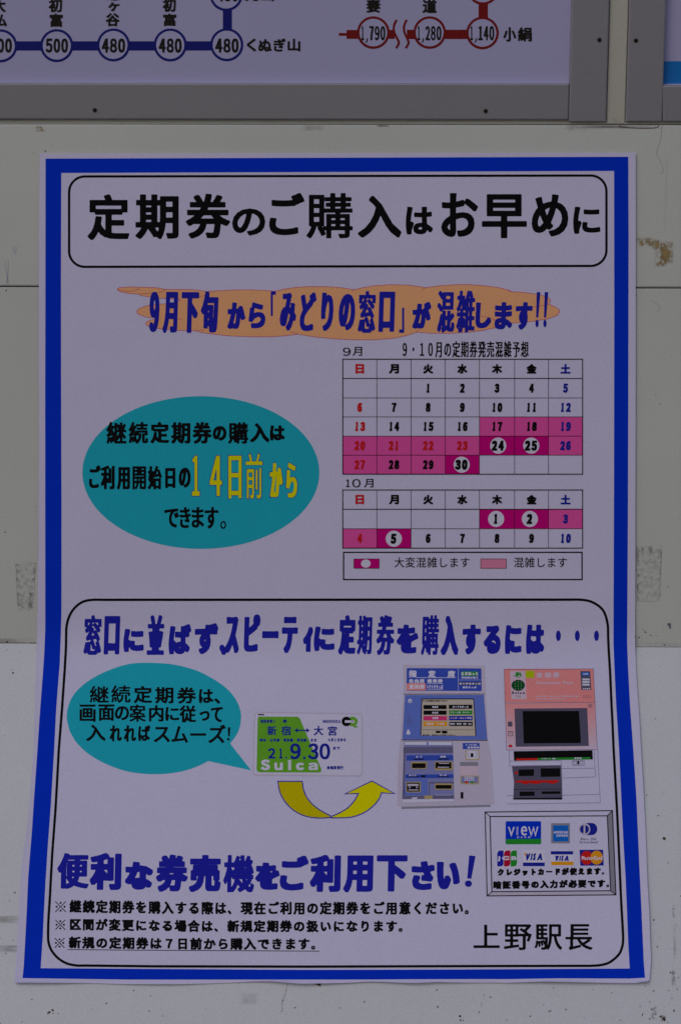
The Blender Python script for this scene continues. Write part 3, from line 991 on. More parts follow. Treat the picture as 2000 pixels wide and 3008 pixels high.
sy_ = [1055, 1111.6, 1168.8, 1224.4, 1281, 1337, 1392.8]
oy_ = [1439.2, 1495.8, 1553, 1610]
def grid_lines(ys, m):
    for x in cx_[1:-1]:
        w = 1.5
        m.rect(x - w / 2, ys[0] + 1.3, x + w / 2, ys[-1] + .6)
    m2 = M2()
    for i, y in enumerate(ys[1:-1]):
        w = 2.4 if i == 0 else 1.5
        m2.rect(cx_[0] - 1.3, y - w / 2, cx_[-1] + 1.3, y + w / 2)
    return m2
for ys in (sy_, oy_):
    m = M2(); m2 = grid_lines(ys, m)
    pp('grid_line', m, 'ink_black', 3, cal, each=True); pp('grid_line', m2, 'ink_black', 4, cal, each=True)
def cell(c, y0, y1, mat, name='shaded_cell'):
    pp(name, M2().rect(cx_[c], y0, cx_[c + 1], y1), mat, 1, cal)
for c in (4, 5, 6): cell(c, sy_[3], sy_[4], 'ink_pink')
for c in (0, 1, 2, 3, 6): cell(c, sy_[4], sy_[5], 'ink_pink')
for c in (0, 1, 2): cell(c, sy_[5], sy_[6], 'ink_pink')
cell(4, sy_[4], sy_[5], 'ink_magenta'); cell(5, sy_[4], sy_[5], 'ink_magenta'); cell(3, sy_[5], sy_[6], 'ink_magenta')
cell(4, oy_[1], oy_[2], 'ink_magenta'); cell(5, oy_[1], oy_[2], 'ink_magenta'); cell(1, oy_[2], oy_[3], 'ink_magenta')
cell(6, oy_[1], oy_[2], 'ink_pink'); cell(0, oy_[2], oy_[3], 'ink_pink')
circ = {24: (1462.5, 1309), 25: (1559.5, 1309), 30: (1355.4, 1365), 101: (1456.4, 1524.4), 102: (1555.4, 1524.4), 105: (1156.4, 1582.6)}
for (x, y) in circ.values(): pp('white_circle', M2().ellipse(x, y, 23.6), 'ink_white', 2, cal)
txt = {'ink_black': M2(), 'ink_red': M2(), 'ink_indigo': M2()}
FW = '０１２３４５６７８９'
def number(n, x, y, mat, big=False):
    txt[mat].cut()
    s = str(n)
    w = 18.0 if big else 15.5; h = 30 if big else 27
    tot = len(s) * w + (len(s) - 1) * 1.5
    for i, ch in enumerate(s):
        x0 = x - tot / 2 + i * (w + 1.5)
        ww = w
        if ch == '1': x0 += w * .18; ww = w * .62
        put(txt[mat], FW[int(ch)], (x0, y - h / 2, x0 + ww, y + h / 2), stroke=((6.8, 6.2) if big else (5.6, 5.2)), shear=0.05, step=1.0, dense=1.05)
for ys, first, last, start, mo in ((sy_, 1, 30, 2, 9), (oy_, 1, 10, 4, 10)):
    for i, ch in enumerate('日月火水木金土'):
        mt = 'ink_red' if i == 0 else ('ink_indigo' if i == 6 else 'ink_black')
        xc = (cx_[i] + cx_[i + 1]) / 2; yc = (ys[0] + ys[1]) / 2
        hw = 14.5 if i else 12.5
        txt[mt].cut()
        put(txt[mt], ch, (xc - hw, yc - 14, xc + hw, yc + 14), stroke=(5.0, 4.6), step=1.0, dense=0.9)
    for d in range(first, last + 1):
        k = start + d - 1
        c, r = k % 7, k // 7
        mt = 'ink_red' if (c == 0 or (mo == 9 and d in (21, 22, 23))) else ('ink_indigo' if c == 6 else 'ink_black')
        key = d if mo == 9 else 100 + d
        yc = (ys[r + 1] + ys[r + 2]) / 2
        xc = (cx_[c] + cx_[c + 1]) / 2
        if key in circ: number(d, circ[key][0] - 1, circ[key][1], mt, True)
        else: number(d, xc, yc, mt)
for k, v in txt.items(): pp('printed_date', v, k, 4, cal)
leg = pp('legend_box', M2().stroke([(1009, 1622.5), (1708.5, 1622.5), (1708.5, 1702.5), (1009, 1702.5)], 4.0, True), 'ink_black', 1)
pp('magenta_swatch', M2().rect(*z8(155, 513, 301, 567)), 'ink_magenta', 2, leg)
pp('white_oval', M2().ellipse(*z8(224, 540), 14, 12), 'ink_white', 3, leg)
pp('pink_swatch', M2().rect(*z8(884, 513, 1032, 567)), 'ink_light_pink', 2, leg)
m = M2()
for b in ((155, 513, 301, 567), (884, 513, 1032, 567)):
    x0, y0, x1, y1 = z8(*b); m.stroke([(x0, y0), (x1, y0), (x1, y1), (x0, y1)], 1.3, True)
pp('swatch_outline', m, 'ink_black', 4, leg)
m = M2()
line(m, '大変混雑します', *z8(388, 503, 820, 563), stroke=(1.9, 1.5), step=0.9)
line(m, '混雑します', *z8(1075, 503, 1380, 563), stroke=(1.9, 1.5), step=0.9)
pp('printed_legend', m, 'ink_black', 2, leg)

# ---- teal oval
oval = pp('teal_oval', M2().ellipse(590.5, 1388, 347.5, 224.3, 96), 'ink_teal', 1)
z9 = Z(200, 1140, 1.96)
m = M2()
bx9 = [z9(*b) for b in ((222, 195, 338, 320), (350, 195, 463, 320), (475, 195, 583, 318), (595, 197, 705, 320), (718, 195, 828, 320), (833, 218, 913, 303), (922, 197, 1038, 320), (1048, 202, 1160, 312), (1162, 215, 1248, 302))]
for c, b in zip('継続定期券の購入は', bx9): put(m, c, b, stroke=(8.2, 7.2) if c not in '継続購' else (7.2, 6.2), step=1.2, dense=0.9)
bx9 = [z9(*b) for b in ((122, 445, 190, 576), (190, 446, 270, 583), (282, 455, 358, 584), (372, 450, 451, 584), (460, 448, 541, 583), (560, 460, 619, 576), (638, 458, 707, 573))]
for c, b in zip('ご利用開始日の', bx9): put(m, c, b, stroke=(7.6, 7.2) if c not in '開始' else (7, 6.6), step=1.2, dense=0.9)
bx9 = [z9(*b) for b in ((555, 693, 640, 803), (643, 685, 706, 806), (712, 685, 783, 804), (787, 685, 866, 809), (877, 765, 911, 811))]
for c, b in zip('できます。', bx9): put(m, c, b, stroke=(6.4, 6.6) if c != '。' else (4, 4), step=1.2)
pp('printed_text', m, 'ink_black', 2, oval)
bx9 = [z9(*b) for b in ((713, 388, 760, 622), (815, 388, 888, 622), (922, 388, 1001, 637), (1022, 375, 1121, 637), (1160, 430, 1238, 630), (1254, 430, 1321, 632))]
m = M2(); m2 = M2()
for c, b in zip('１４日前から', bx9):
    st = (10.5, 11) if c != '前' else (8, 8)
    put(m, c, (b[0] - 1.2, b[1] - 1.2, b[2] + 1.2, b[3] + 1.2), stroke=(st[0] + 2.4, st[1] + 2.4), step=1.2)
    put(m2, c, (b[0] + .7, b[1] + .7, b[2] - .7, b[3] - .7), stroke=(st[0] - 1.4, st[1] - 1.4), step=1.2)
pp('text_outline', m, 'ink_navy', 2, oval)
pp('yellow_text', m2, 'ink_yellow', 3, oval)

# ---- lower box
LB = [(272, 1762), (1700, 1761.5), (1728, 1765), (1751, 1775.6), (1767, 1789), (1777, 1807), (1784, 1837), (1785, 1871), (1787, 1915), (1790.8, 1976), (1794.5, 2061), (1798, 2129), (1801, 2200), (1810.5, 2371), (1817, 2508), (1823, 2645),
      (1828, 2731), (1829, 2757), (1827, 2778), (1819, 2800), (1803, 2817), (1785, 2829), (1762, 2835), (1735, 2837), (1350, 2838), (900, 2839.5), (700, 2839), (450, 2838.5), (225, 2836), (197, 2830), (172, 2815), (153, 2793), (144, 2770),
      (142.3, 2745), (143.5, 2700), (147, 2645), (154.5, 2508), (164.5, 2371), (174, 2200), (183.5, 2078), (190.5, 1976), (194.5, 1908), (196, 1845), (201, 1820), (211, 1798), (226, 1780), (246, 1767)]
pp('lower_frame', M2().stroke(smooth(even(LB), True, 3), 7.4, True), 'ink_black', 1)
z10 = Z(100, 1740, 1.742); z11 = Z(950, 1740, 1.742)
m = M2()
H2 = '窓口に並ばず、スピーティに'
b2 = [z10(*b) for b in ((253, 117, 350, 320), (357, 121, 443, 318), (457, 187, 565, 305), (577, 117, 671, 320), (688, 163, 806, 317), (820, 158, 944, 316), (948, 268, 985, 320), (975, 125, 1053, 310), (1072, 113, 1160, 304), (1167, 198, 1252, 235), (1265, 125, 1352, 310), (1375, 178, 1428, 305), (1430, 175, 1540, 300))]
H2b = '定期券を購入するには'
b2 += [z11(*b) for b in ((75, 117, 168, 318), (170, 119, 251, 318), (267, 117, 366, 320), (372, 165, 486, 313), (497, 117, 593, 320), (598, 121, 694, 320), (707, 165, 805, 317), (817, 170, 908, 315), (925, 168, 1015, 315), (1033, 165, 1131, 315))]
for c, b in zip(H2 + H2b, b2):
    st = (13, 15.0)
    if c == '口': st = (12, 19)
    if c in '窓期券購並': st = (10.2, 10.2)
    if c == 'ー': st = (12, 17)
    put(m, c, b, stroke=st, shear=0.03, step=1.5, dense=0.88)
for x in (1200, 1297, 1395): m.ellipse(*z11(x, 222), 7.2, 15.5, 24)
pp('printed_headline', m, 'ink_navy', 2)

z12 = Z(180, 1920, 2.613)
E_ = z12.P([(44, 500), (52, 420), (85, 335), (145, 262), (225, 200), (320, 148), (420, 108), (520, 80), (620, 70), (730, 72), (840, 80), (950, 102), (1060, 138), (1160, 190), (1250, 250), (1315, 315), (1358, 385), (1380, 465), (1374, 550), (1348, 620), (1297, 690)])
E2_ = z12.P([(1130, 825), (1040, 868), (950, 898), (850, 917), (740, 925), (620, 921), (500, 902), (380, 862), (270, 808), (180, 745), (110, 670), (65, 590)])
bub = pp('speech_bubble', M2().poly(smooth(E_, False, 4) + z12.P([(1458, 896)]) + smooth(E2_, False, 4)), 'ink_teal', 1)
m = M2()
L1 = ((220, 247, 368, 376), (385, 243, 534, 378), (558, 248, 699, 380), (722, 256, 863, 383), (890, 257, 1036, 384), (1057, 272, 1168, 380), (1175, 343, 1221, 384))
for c, b in zip('継続定期券は、', L1): put(m, c, z12(*b), stroke=(6.2, 5.4) if c not in '継続' else (5.2, 4.4), step=1.1, dense=0.85)
L2 = ((143, 391, 266, 523), (286, 390, 411, 516), (413, 403, 523, 511), (524, 390, 651, 523), (675, 395, 787, 521), (800, 410, 906, 516), (908, 397, 1036, 528), (1062, 440, 1140, 516), (1148, 410, 1241, 526))
for c, b in zip('画面の案内に従って', L2): put(m, c, z12(*b), stroke=(6.0, 5.2) if c != '案' else (5.2, 4.4), step=1.1, dense=0.85)
L3 = ((193, 545, 343, 671), (373, 550, 467, 674), (482, 550, 577, 676), (592, 550, 686, 671), (711, 562, 836, 680), (847, 556, 974, 685), (990, 611, 1112, 631), (1130, 546, 1263, 687))
for c, b in zip('入れればスムーズ', L3): put(m, c, z12(*b), stroke=(5.8, 5.4), step=1.1)
m.poly(z12.P([(1278, 565), (1299, 565), (1294, 635), (1282, 635)])); m.ellipse(*z12(1283, 657), 4, 4, 16)
pp('printed_text', m, 'ink_black', 2, bub)

# ---- commuter card picture (its mascot is left off)
zc = Z(680, 2040, 3.136)
CQ = [zc(211, 158), zc(1207, 174), zc(1207, 757), zc(196, 750)]
card = pp('card_picture', M2().poly(quadmap(rrect(0, 0, 100, 60, 3.2), (0, 0, 100, 60), CQ)), 'ink_machine_grey', 1)
pp('card_face', M2().poly(quadmap(rrect(1, 1.2, 99, 58.8, 2.6), (0, 0, 100, 60), CQ)), 'ink_card_face', 2, card)
pp('green_field', M2().poly(zc.P([(255, 204), (605, 205), (622, 212), (634, 232), (705, 400), (828, 690), (824, 712), (808, 718), (262, 716), (240, 710), (232, 690), (242, 222), (246, 210)])), 'ink_card_green', 4, card)
m = M2()
chars(m, '新宿大宮', [zc(*b) for b in ((330, 290, 415, 376), (458, 290, 548, 378), (757, 288, 845, 376), (887, 290, 971, 379))], stroke=(2.9, 2.7), step=0.9)
chars(m, '２１', [zc(*b) for b in ((337, 495, 405, 590), (440, 497, 470, 590))], stroke=(4.6, 4.2), step=1.0)
chars(m, '９３０', [zc(*b) for b in ((540, 450, 638, 598), (705, 450, 800, 598), (810, 450, 908, 598))], stroke=(6.6, 5.8), step=1.1)
m.rect(*zc(498, 575, 511, 590)); m.rect(*zc(660, 573, 681, 596))
m.rect(*zc(600, 325, 702, 336)); m.poly(zc.P([(578, 330), (610, 310), (610, 351)])); m.poly(zc.P([(720, 330), (690, 310), (690, 351)]))
line(m, '４月１日から', *zc(890, 403, 1052, 434), stroke=(1.6, 1.4), step=0.8)
line(m, 'まで', *zc(936, 480, 998, 508), stroke=(1.5, 1.3), step=0.8)
line(m, 'Ｍ００００１', *zc(842, 234, 1006, 262), stroke=(1.7, 1.4), step=0.8, prop=True)
line(m, '経由', *zc(260, 405, 316, 433), stroke=(1.5, 1.3), step=0.8)
line(m, '山手線・埼京線・東北線・まま', *zc(355, 404, 782, 436), stroke=(1.5, 1.3), step=0.8)
line(m, '通勤定期１', *zc(268, 231, 402, 262), stroke=(1.6, 1.4), step=0.8)
line(m, '券', *zc(474, 230, 511, 262), stroke=(1.6, 1.4), step=0.8)
line(m, '新宿駅発行', *zc(880, 658, 1030, 690), stroke=(1.5, 1.3), step=0.8)
pp('printed_text', m, 'ink_indigo', 5, card)
m = M2()
for ch, b in zip('Ｓｕｉｃａ', ((270, 600, 355, 698), (395, 628, 473, 698), (520, 603, 552, 698), (594, 628, 668, 698), (708, 628, 795, 698))):
    put(m, ch, zc(*b), stroke=(7.6, 5.4), step=1.0)
pp('printed_name', m, 'ink_white', 6, card)
pp('green_disc', M2().ellipse(*zc(1115, 248), 14.5, 14), 'ink_card_green', 5, card)
pp('black_disc', M2().ellipse(*zc(1058, 248), 14, 14), 'ink_black', 6, card)
m = M2(); m.rect(*zc(1044, 238, 1120, 260)); m.ellipse(*zc(1118, 249), 5, 5, 16); pp('white_plug', m, 'ink_white', 7, card)
m = M2(); m.rect(*zc(245, 180, 300, 190)); pp('black_bar', m, 'ink_black', 5, card)
m = M2(); m.rect(*zc(1124, 290, 1160, 304)); pp('green_mark', m, 'ink_card_green', 5, card)

# ---- yellow arrow
AL = zc.P([(428, 800), (652, 800)]) + smooth(zc.P([(652, 800), (662, 870), (692, 945), (745, 1010), (820, 1068), (920, 1122)]), False, 5)[1:]
AL2 = smooth(zc.P([(920, 1132), (840, 1138), (760, 1135), (680, 1120), (600, 1085), (530, 1030), (475, 960), (442, 885), (428, 800)]), False, 5)
AR = smooth(zc.P([(920, 1122), (1000, 1088), (1075, 1040), (1130, 980), (1168, 912)]), False, 5) + zc.P([(1045, 915), (1293, 797), (1500, 912)]) + smooth(zc.P([(1380, 905), (1355, 965), (1300, 1030), (1225, 1085), (1140, 1120), (1050, 1135), (920, 1136)]), False, 5)
arrow = pp('yellow_arrow', M2().poly(AR), 'ink_yellow', 1)
pp('arrow_tail', M2().poly(AL + AL2[:-1]), 'ink_gold', 1, arrow)
m = M2(); m.stroke(AL + AL2[:-1], 3.0, True); pp('arrow_outline', m, 'ink_navy', 2, arrow)
m = M2(); m.stroke(AR, 3.0, True); pp('arrow_outline', m, 'ink_navy', 3, arrow)

# ---- blue ticket machine picture
z1 = Z(1150, 1930, 4.7515)
mach = pp('ticket_machine_picture', M2().poly(z1.P([(157, 105), (1300, 118), (1312, 520), (1345, 1165), (1395, 1450), (1432, 2055), (1378, 2060), (1378, 2090), (136, 2120), (136, 2085), (78, 2078), (85, 1500), (120, 1160), (165, 520)])), 'ink_machine_grey', 1, label='blue and grey ticket machine picture')
pp('header_sign', M2().poly(quadmap(rrect(0, 0, 100, 30, 1.4), (0, 0, 100, 30), z1.P([(210, 154), (1250, 158), (1255, 475), (208, 468)]))), 'ink_machine_deep', 2, mach)
m = M2()
chars(m, '指定席', [z1(*b) for b in ((238, 182, 348, 284), (510, 185, 613, 284), (778, 187, 884, 286))], stroke=(3.4, 3.0), step=0.9)
line(m, '自由席', *z1(245, 305, 458, 360), stroke=(2.1, 1.9), step=0.8)
line(m, '乗車券', *z1(495, 307, 712, 362), stroke=(2.1, 1.9), step=0.8)
line(m, 'トクトクきっぷ', *z1(495, 385, 715, 447), stroke=(1.9, 1.7), step=0.8)
m.rect(*z1(345, 284, 895, 291)); m.rect(*z1(495, 366, 716, 372)); m.rect(*z1(250, 362, 460, 367)); m.rect(*z1(493, 452, 716, 457))
line(m, '予約受け取り', *z1(970, 272, 1202, 303), stroke=(1.4, 1.3), step=0.8)
line(m, '割引きっぷ', *z1(990, 407, 1180, 438), stroke=(1.4, 1.3), step=0.8)
m.rect(*z1(927, 160, 932, 470)); m.rect(*z1(932, 318, 1252, 322))
pp('printed_sign', m, 'ink_white', 3, mach)
m = M2(); m.poly(z1.P([(215, 368), (470, 368), (478, 376), (476, 456), (466, 464), (215, 462), (209, 450), (210, 376)])); pp('pink_tab', m, 'ink_salmon', 3, mach)
m = M2(); line(m, '定期券', *z1(245, 383, 460, 446), stroke=(2.4, 2.2), step=0.8); pp('printed_tab', m, 'ink_white', 4, mach)
m = M2(); m.poly(quadmap(rrect(0, 0, 100, 26, 12), (0, 0, 100, 26), z1.P([(963, 200), (1210, 202), (1210, 266), (963, 264)]))); pp('green_tab', m, 'ink_green', 3, mach)
m = M2(); line(m, 'えきねっと', *z1(970, 208, 1205, 256), stroke=(2.2, 2.0), step=0.8); line(m, 'おトクなきっぷ', *z1(945, 358, 1240, 385), stroke=(1.8, 1.6), step=0.8); pp('printed_tab', m, 'ink_white', 4, mach)
m = M2(); m.rect(*z1(940, 350, 1242, 392)); pp('dark_tab', m, 'ink_charcoal', 3, mach)
m = M2(); m.poly(z1.P([(162, 514), (1300, 512), (1302, 520), (162, 522)])); m.poly(z1.P([(143, 1152), (1336, 1158), (1336, 1168), (143, 1163)])); pp('seam_line', m, 'ink_black', 3, mach, each=True)
pp('blue_front', M2().poly(z1.P([(185, 530), (1285, 528), (1333, 1155), (150, 1150)])), 'ink_machine_blue', 2, mach)
pp('screen_bezel', M2().poly(z1.P([(414, 578), (1148, 578), (1180, 1102), (400, 1098)])), 'ink_black', 3, mach)
scr = pp('screen', M2().poly(z1.P([(426, 592), (1138, 592), (1166, 1100), (412, 1097)])), 'ink_screen', 4, mach)
for b, mt in (((443, 670, 765, 727), 'ink_black'), ((443, 747, 766, 805), 'ink_black'), ((443, 824, 772, 885), 'ink_hot_pink'), ((443, 900, 772, 963), 'ink_amber'),
              ((797, 666, 1122, 722), 'ink_black'), ((802, 745, 1124, 803), 'ink_green'), ((799, 822, 1126, 884), 'ink_navy'), ((802, 904, 1128, 962), 'ink_black')):
    pp('screen_button', M2().rect(*z1(*b)), mt, 5, mach)
m = M2()
for t, b in (('指定席', (565, 683, 648, 712)), ('自由席', (565, 762, 648, 790)), ('定期券', (568, 838, 650, 868)), ('おトクなきっぷ', (850, 680, 1070, 708)), ('グリーン券・ライナー', (820, 760, 1100, 786)), ('インターネット予約', (815, 838, 1112, 866)), ('乗車券・特急券・変更・払戻', (812, 920, 1112, 945)), ('回数券・その他', (482, 918, 735, 945))):
    line(m, t, *z1(*b), stroke=(1.0, 0.9), step=0.7)
pp('printed_buttons', m, 'ink_white', 6, mach)
m = M2(); line(m, 'きっぷの種類をお選びください', *z1(430, 600, 775, 624), stroke=(1.2, 1.1), step=0.7)
m.rect(*z1(616, 1030, 682, 1062)); m.rect(*z1(700, 1028, 775, 1068)); m.rect(*z1(424, 1013, 1150, 1017)); line(m, '領収書・案内をご利用ください', *z1(430, 1080, 890, 1097), stroke=(1, .9), step=.7)
pp('printed_screen_text', m, 'ink_black', 5, mach)
m = M2(); m.ellipse(*z1(255, 612), 6, 6, 20); m.poly(smooth(z1.P([(233, 1005), (252, 1040), (262, 1060), (248, 1082), (215, 1080), (203, 1058), (215, 1030)]), True, 3)); pp('white_mark', m, 'ink_white', 3, mach, each=True)
m = M2(); m.ellipse(*z1(255, 618), 2, 2, 12)
for y in (835, 862, 878, 892, 906, 932): m.stroke(z1.P([(207, y), (275, y)]), 0.8)
pp('speaker_holes', m, 'ink_slate', 4, mach, kind='stuff')
pp('recess', M2().poly(z1.P([(172, 1175), (850, 1180), (873, 2010), (147, 2030)])), 'ink_machine_mid', 2, mach)
m = M2(); m.poly(z1.P([(183, 1185), (485, 1185), (487, 1226), (183, 1225)])); m.poly(z1.P([(515, 1185), (838, 1187), (840, 1228), (512, 1226)])); m.poly(z1.P([(150, 1985), (868, 1982), (870, 2010), (150, 2032)])); pp('white_label', m, 'ink_white', 3, mach, each=True)
m = M2(); m.poly(z1.P([(165, 1255), (855, 1250), (858, 1338), (162, 1340)])); m.poly(z1.P([(148, 1940), (868, 1930), (870, 1975), (148, 1985)])); m.poly(z1.P([(166, 1340), (190, 1340), (178, 1935), (150, 1940)])); m.poly(z1.P([(515, 1745), (866, 1740), (868, 1765), (530, 1768), (528, 1935), (515, 1935)])); pp('shaded_band', m, 'ink_slate', 3, mach, each=True)
m = M2(); m.poly(z1.P([(205, 1372), (858, 1368), (860, 1440), (205, 1445)])); m.poly(z1.P([(190, 1640), (862, 1637), (864, 1688), (190, 1692)])); pp('blue_band', m, 'ink_machine_deep', 3, mach, each=True)
pp('recess_panel', M2().poly(z1.P([(200, 1705), (500, 1700), (500, 1925), (160, 1932)])), 'ink_machine_blue', 3, mach)
m = M2(); line(m, 'カード', *z1(340, 1377, 422, 1408), stroke=(1.5, 1.3), step=.7); line(m, '紙幣', *z1(678, 1377, 755, 1406), stroke=(1.5, 1.3), step=.7); line(m, 'おつり', *z1(240, 1640, 340, 1664), stroke=(1, .9), step=.7); line(m, 'きっぷ', *z1(670, 1636, 765, 1660), stroke=(1, .9), step=.7); pp('printed_slot_names', m, 'ink_white', 5, mach)
m = M2()
for b in ((272, 1462, 490, 1562), (600, 1458, 850, 1580), (200, 1740, 405, 1890), (600, 1765, 850, 1850), (455, 1935, 572, 1982)): m.poly(rrect(*z1(*b), 3))
pp('slot_rim', m, 'ink_rim', 4, mach, each=True)
m = M2()
for b in ((283, 1482, 474, 1550), (610, 1470, 832, 1555), (212, 1752, 390, 1878), (612, 1785, 834, 1838), (410, 1650, 470, 1675)): m.rect(*z1(*b))
for b in ((230, 1664, 385, 1674), (645, 1662, 798, 1672), (305, 1418, 452, 1432), (645, 1415, 795, 1430)): m.rect(*z1(*b))
pp('slot', m, 'ink_black', 5, mach, each=True)
m = M2()
for b in ((640, 1532, 800, 1545), (222, 1770, 375, 1800), (232, 1848, 372, 1862), (240, 1808, 262, 1830), (340, 1808, 362, 1830), (660, 1478, 800, 1490)): m.rect(*z1(*b))
pp('slot_glint', m, 'ink_machine_grey', 6, mach, each=True)
m = M2(); m.rect(*z1(612, 1925, 828, 1930)); m.poly(z1.P([(282, 1962), (362, 1955), (350, 1980), (280, 1982)])); pp('white_label', m, 'ink_white', 5, mach, each=True)
m = M2(); m.rect(*z1(990, 1200, 1224, 1286)); pp('blue_label', m, 'ink_machine_deep', 2, mach)
m = M2()
for x in (1075, 1118, 1160, 1200): m.ellipse(*z1(x, 1262), 3.9, 3, 14)
line(m, 'カードのご案内', *z1(1030, 1214, 1188, 1238), stroke=(1, .9), step=.7)
pp('printed_label', m, 'ink_white', 3, mach)
m = M2(); m.poly(rrect(*z1(1028, 1302, 1220, 1440), 4)); m.poly(rrect(*z1(958, 1655, 1218, 1775), 4)); pp('keypad_rim', m, 'ink_rim', 2, mach, each=True)
m = M2(); m.poly(rrect(*z1(1043, 1308, 1208, 1424), 4)); pp('coin_slot_plate', m, 'ink_white', 3, mach)
m = M2(); m.rect(*z1(1100, 1342, 1139, 1397)); m.rect(*z1(962, 1885, 998, 1975)); pp('coin_slot', m, 'ink_black', 4, mach, each=True)
m = M2(); m.stroke(smooth(z1.P([(1075, 1318), (1060, 1350), (1065, 1385), (1088, 1412)]), False, 3), 1.5); m.stroke(smooth(z1.P([(1172, 1318), (1187, 1350), (1182, 1385), (1158, 1412)]), False, 3), 1.5); pp('slot_arc', m, 'ink_grey', 4, mach, each=True)
m = M2(); m.rect(*z1(950, 1465, 1206, 1520)); m.poly(z1.P([(136, 2090), (1378, 2062), (1378, 2090), (136, 2120)])); pp('shade_strip', m, 'ink_grey', 2, mach, each=True)
m = M2(); m.rect(*z1(955, 1520, 1206, 1655)); pp('pale_panel', m, 'ink_panel_pale', 2, mach)
m = M2(); m.rect(*z1(975, 1668, 1203, 1758)); pp('keypad', m, 'ink_machine_mid', 3, mach)
m = M2()
for r_ in range(3):
    for c_ in range(5): m.rect(*z1(1015 + c_ * 28, 1668 + r_ * 22, 1035 + c_ * 28, 1683 + r_ * 22))
pp('keypad_key', m, 'ink_white', 4, mach, each=True)
m = M2(); m.rect(*z1(1020, 1735, 1066, 1760)); pp('red_key', m, 'ink_red', 4, mach)
m = M2(); m.rect(*z1(1104, 1735, 1148, 1758)); pp('green_key', m, 'ink_green', 4, mach)

# ---- pink pass machine picture
z2 = Z(1440, 1930, 4.3556)
pm = pp('pass_machine_picture', M2().poly(z2.P([(172, 156), (186, 150), (1300, 150), (1314, 160), (1332, 577), (182, 580)])), 'ink_salmon', 1, label='pink commuter pass machine picture')
for i in range(8):                                             # the printed fade from pink to pale
    a, b = i / 8, (i + 1) / 8
    ink('ink_fade_%d' % i, tuple(p + (q - p) * (i + .5) / 8 for p, q in zip((246, 158, 162), (222, 200, 226))))
    X = lambda t: ((184 + 26 * t, 592 + 598 * t), (1333 + 28 * t, 582 + 598 * t))
    pp('pink_front', M2().poly(z2.P([X(a)[0], X(a)[1], X(b)[1], X(b)[0]])), 'ink_fade_%d' % i, 1, pm)
m = M2(); m.poly(z2.P([(248, 178), (442, 178), (460, 540), (268, 540)])); pp('pale_label', m, 'ink_panel_pale', 2, pm)
m = M2()
put(m, 'J', z2(290, 195, 345, 248), stroke=(3.0, 2.8), step=.8); put(m, 'R', z2(342, 195, 405, 246), stroke=(3.0, 2.8), step=.8)
m.rect(*z2(325, 252, 385, 262)); pp('printed_emblem', m, 'ink_green', 3, pm)
m = M2()
for i in range(26):
    a = 2 * math.pi * i / 26; m.ellipse(*z2(353 + 80 * math.cos(a), 361 + 66 * math.sin(a)), 1.7, 1.6, 8)
pp('black_dots', m, 'ink_black', 4, pm, kind='stuff')
m = M2()
for y in (315, 345, 375, 405):
    for x in (315, 353, 391): m.ellipse(*z2(x, y), 1.0, 1.0, 6)
pp('white_dots', m, 'ink_panel_pale', 4, pm, kind='stuff')
m = M2().ellipse(*z2(353, 361), 18.6, 15.3, 32)
pp('green_globe', m, 'ink_dark_green', 3, pm)
m = M2(); line(m, 'Suica', *z2(274, 440, 438, 472), stroke=(2.4, 2.0), prop=True, gap=.22, step=.8); pp('printed_name', m, 'ink_black', 3, pm)
m = M2(); m.rect(*z2(450, 176, 557, 266)); pp('lime_square', m, 'ink_lime', 2, pm)
m = M2(); chars(m, '定期券', [z2(*b) for b in ((583, 198, 665, 268), (692, 195, 775, 268), (798, 193, 882, 268))], stroke=(2.8, 2.4), step=.8)
line(m, 'Commuter Pass', *z2(583, 308, 1050, 347), stroke=(2.0, 1.8), prop=True, step=.8)
line(m, 'きっぷの購入・払いもどし・継続定期券のご案内', *z2(583, 492, 1130, 512), stroke=(1, .9), step=.7); line(m, 'お近くの係員におたずねください', *z2(583, 528, 940, 545), stroke=(1, .9), step=.7)
pp('printed_sign', m, 'ink_panel_pale', 2, pm)
m = M2(); m.poly(z2.P([(1148, 180), (1273, 180), (1286, 422), (1160, 420)])); m.poly(z2.P([(306, 660), (1235, 652), (1256, 1138), (322, 1148)])); m.poly(z2.P([(222, 826), (278, 826), (278, 890), (222, 890)])); pp('dark_panel', m, 'ink_charcoal', 2, pm, each=True)
m = M2(); m.rect(*z2(1166, 195, 1262, 240)); pp('blue_badge', m, 'ink_sky', 3, pm)
m = M2()
for y in (275, 308, 342): m.rect(*z2(1172, y, 1266, y + 24))
line(m, 'VIEW', *z2(1182, 206, 1248, 228), stroke=(1.2, 1.1), prop=True, step=.7)
for x in (1190, 1215, 1240, 1264): m.ellipse(*z2(x, 406), 2.4, 2, 10)
pp('printed_badges', m, 'ink_white', 4, pm)
pp('black_screen', M2().poly(z2.P([(410, 692), (1130, 690), (1155, 1100), (425, 1105)])), 'ink_black', 3, pm)
m = M2(); m.stroke(z2.P([(228, 952), (282, 952), (283, 1008), (229, 1009)]), 1.6, True); m.stroke(z2.P([(252, 965), (254, 985)]), 2); pp('small_window', m, 'ink_charcoal', 3, pm)
m = M2(); m.ellipse(*z2(255, 1138), 5.8, 4.2, 20); pp('red_button', m, 'ink_scarlet', 3, pm)
m = M2(); m.ring(*z2(1274, 623), 5.6, 1.2, 5, 24); m.ring(*z2(1274, 623), 2.4, 1.2, 2.2, 16); pp('key_lock', m, 'ink_slate', 3, pm)
m = M2()
for x in range(6):
    for y in range(3): m.rect(*z2(1182 + x * 18, 490 + y * 14, 1190 + x * 18, 496 + y * 14))
for x in range(4):
    for y in range(3): m.rect(*z2(328 + x * 16, 488 + y * 14, 335 + x * 16, 494 + y * 14))
pp('speaker_holes', m, 'ink_slate', 3, pm, kind='stuff')
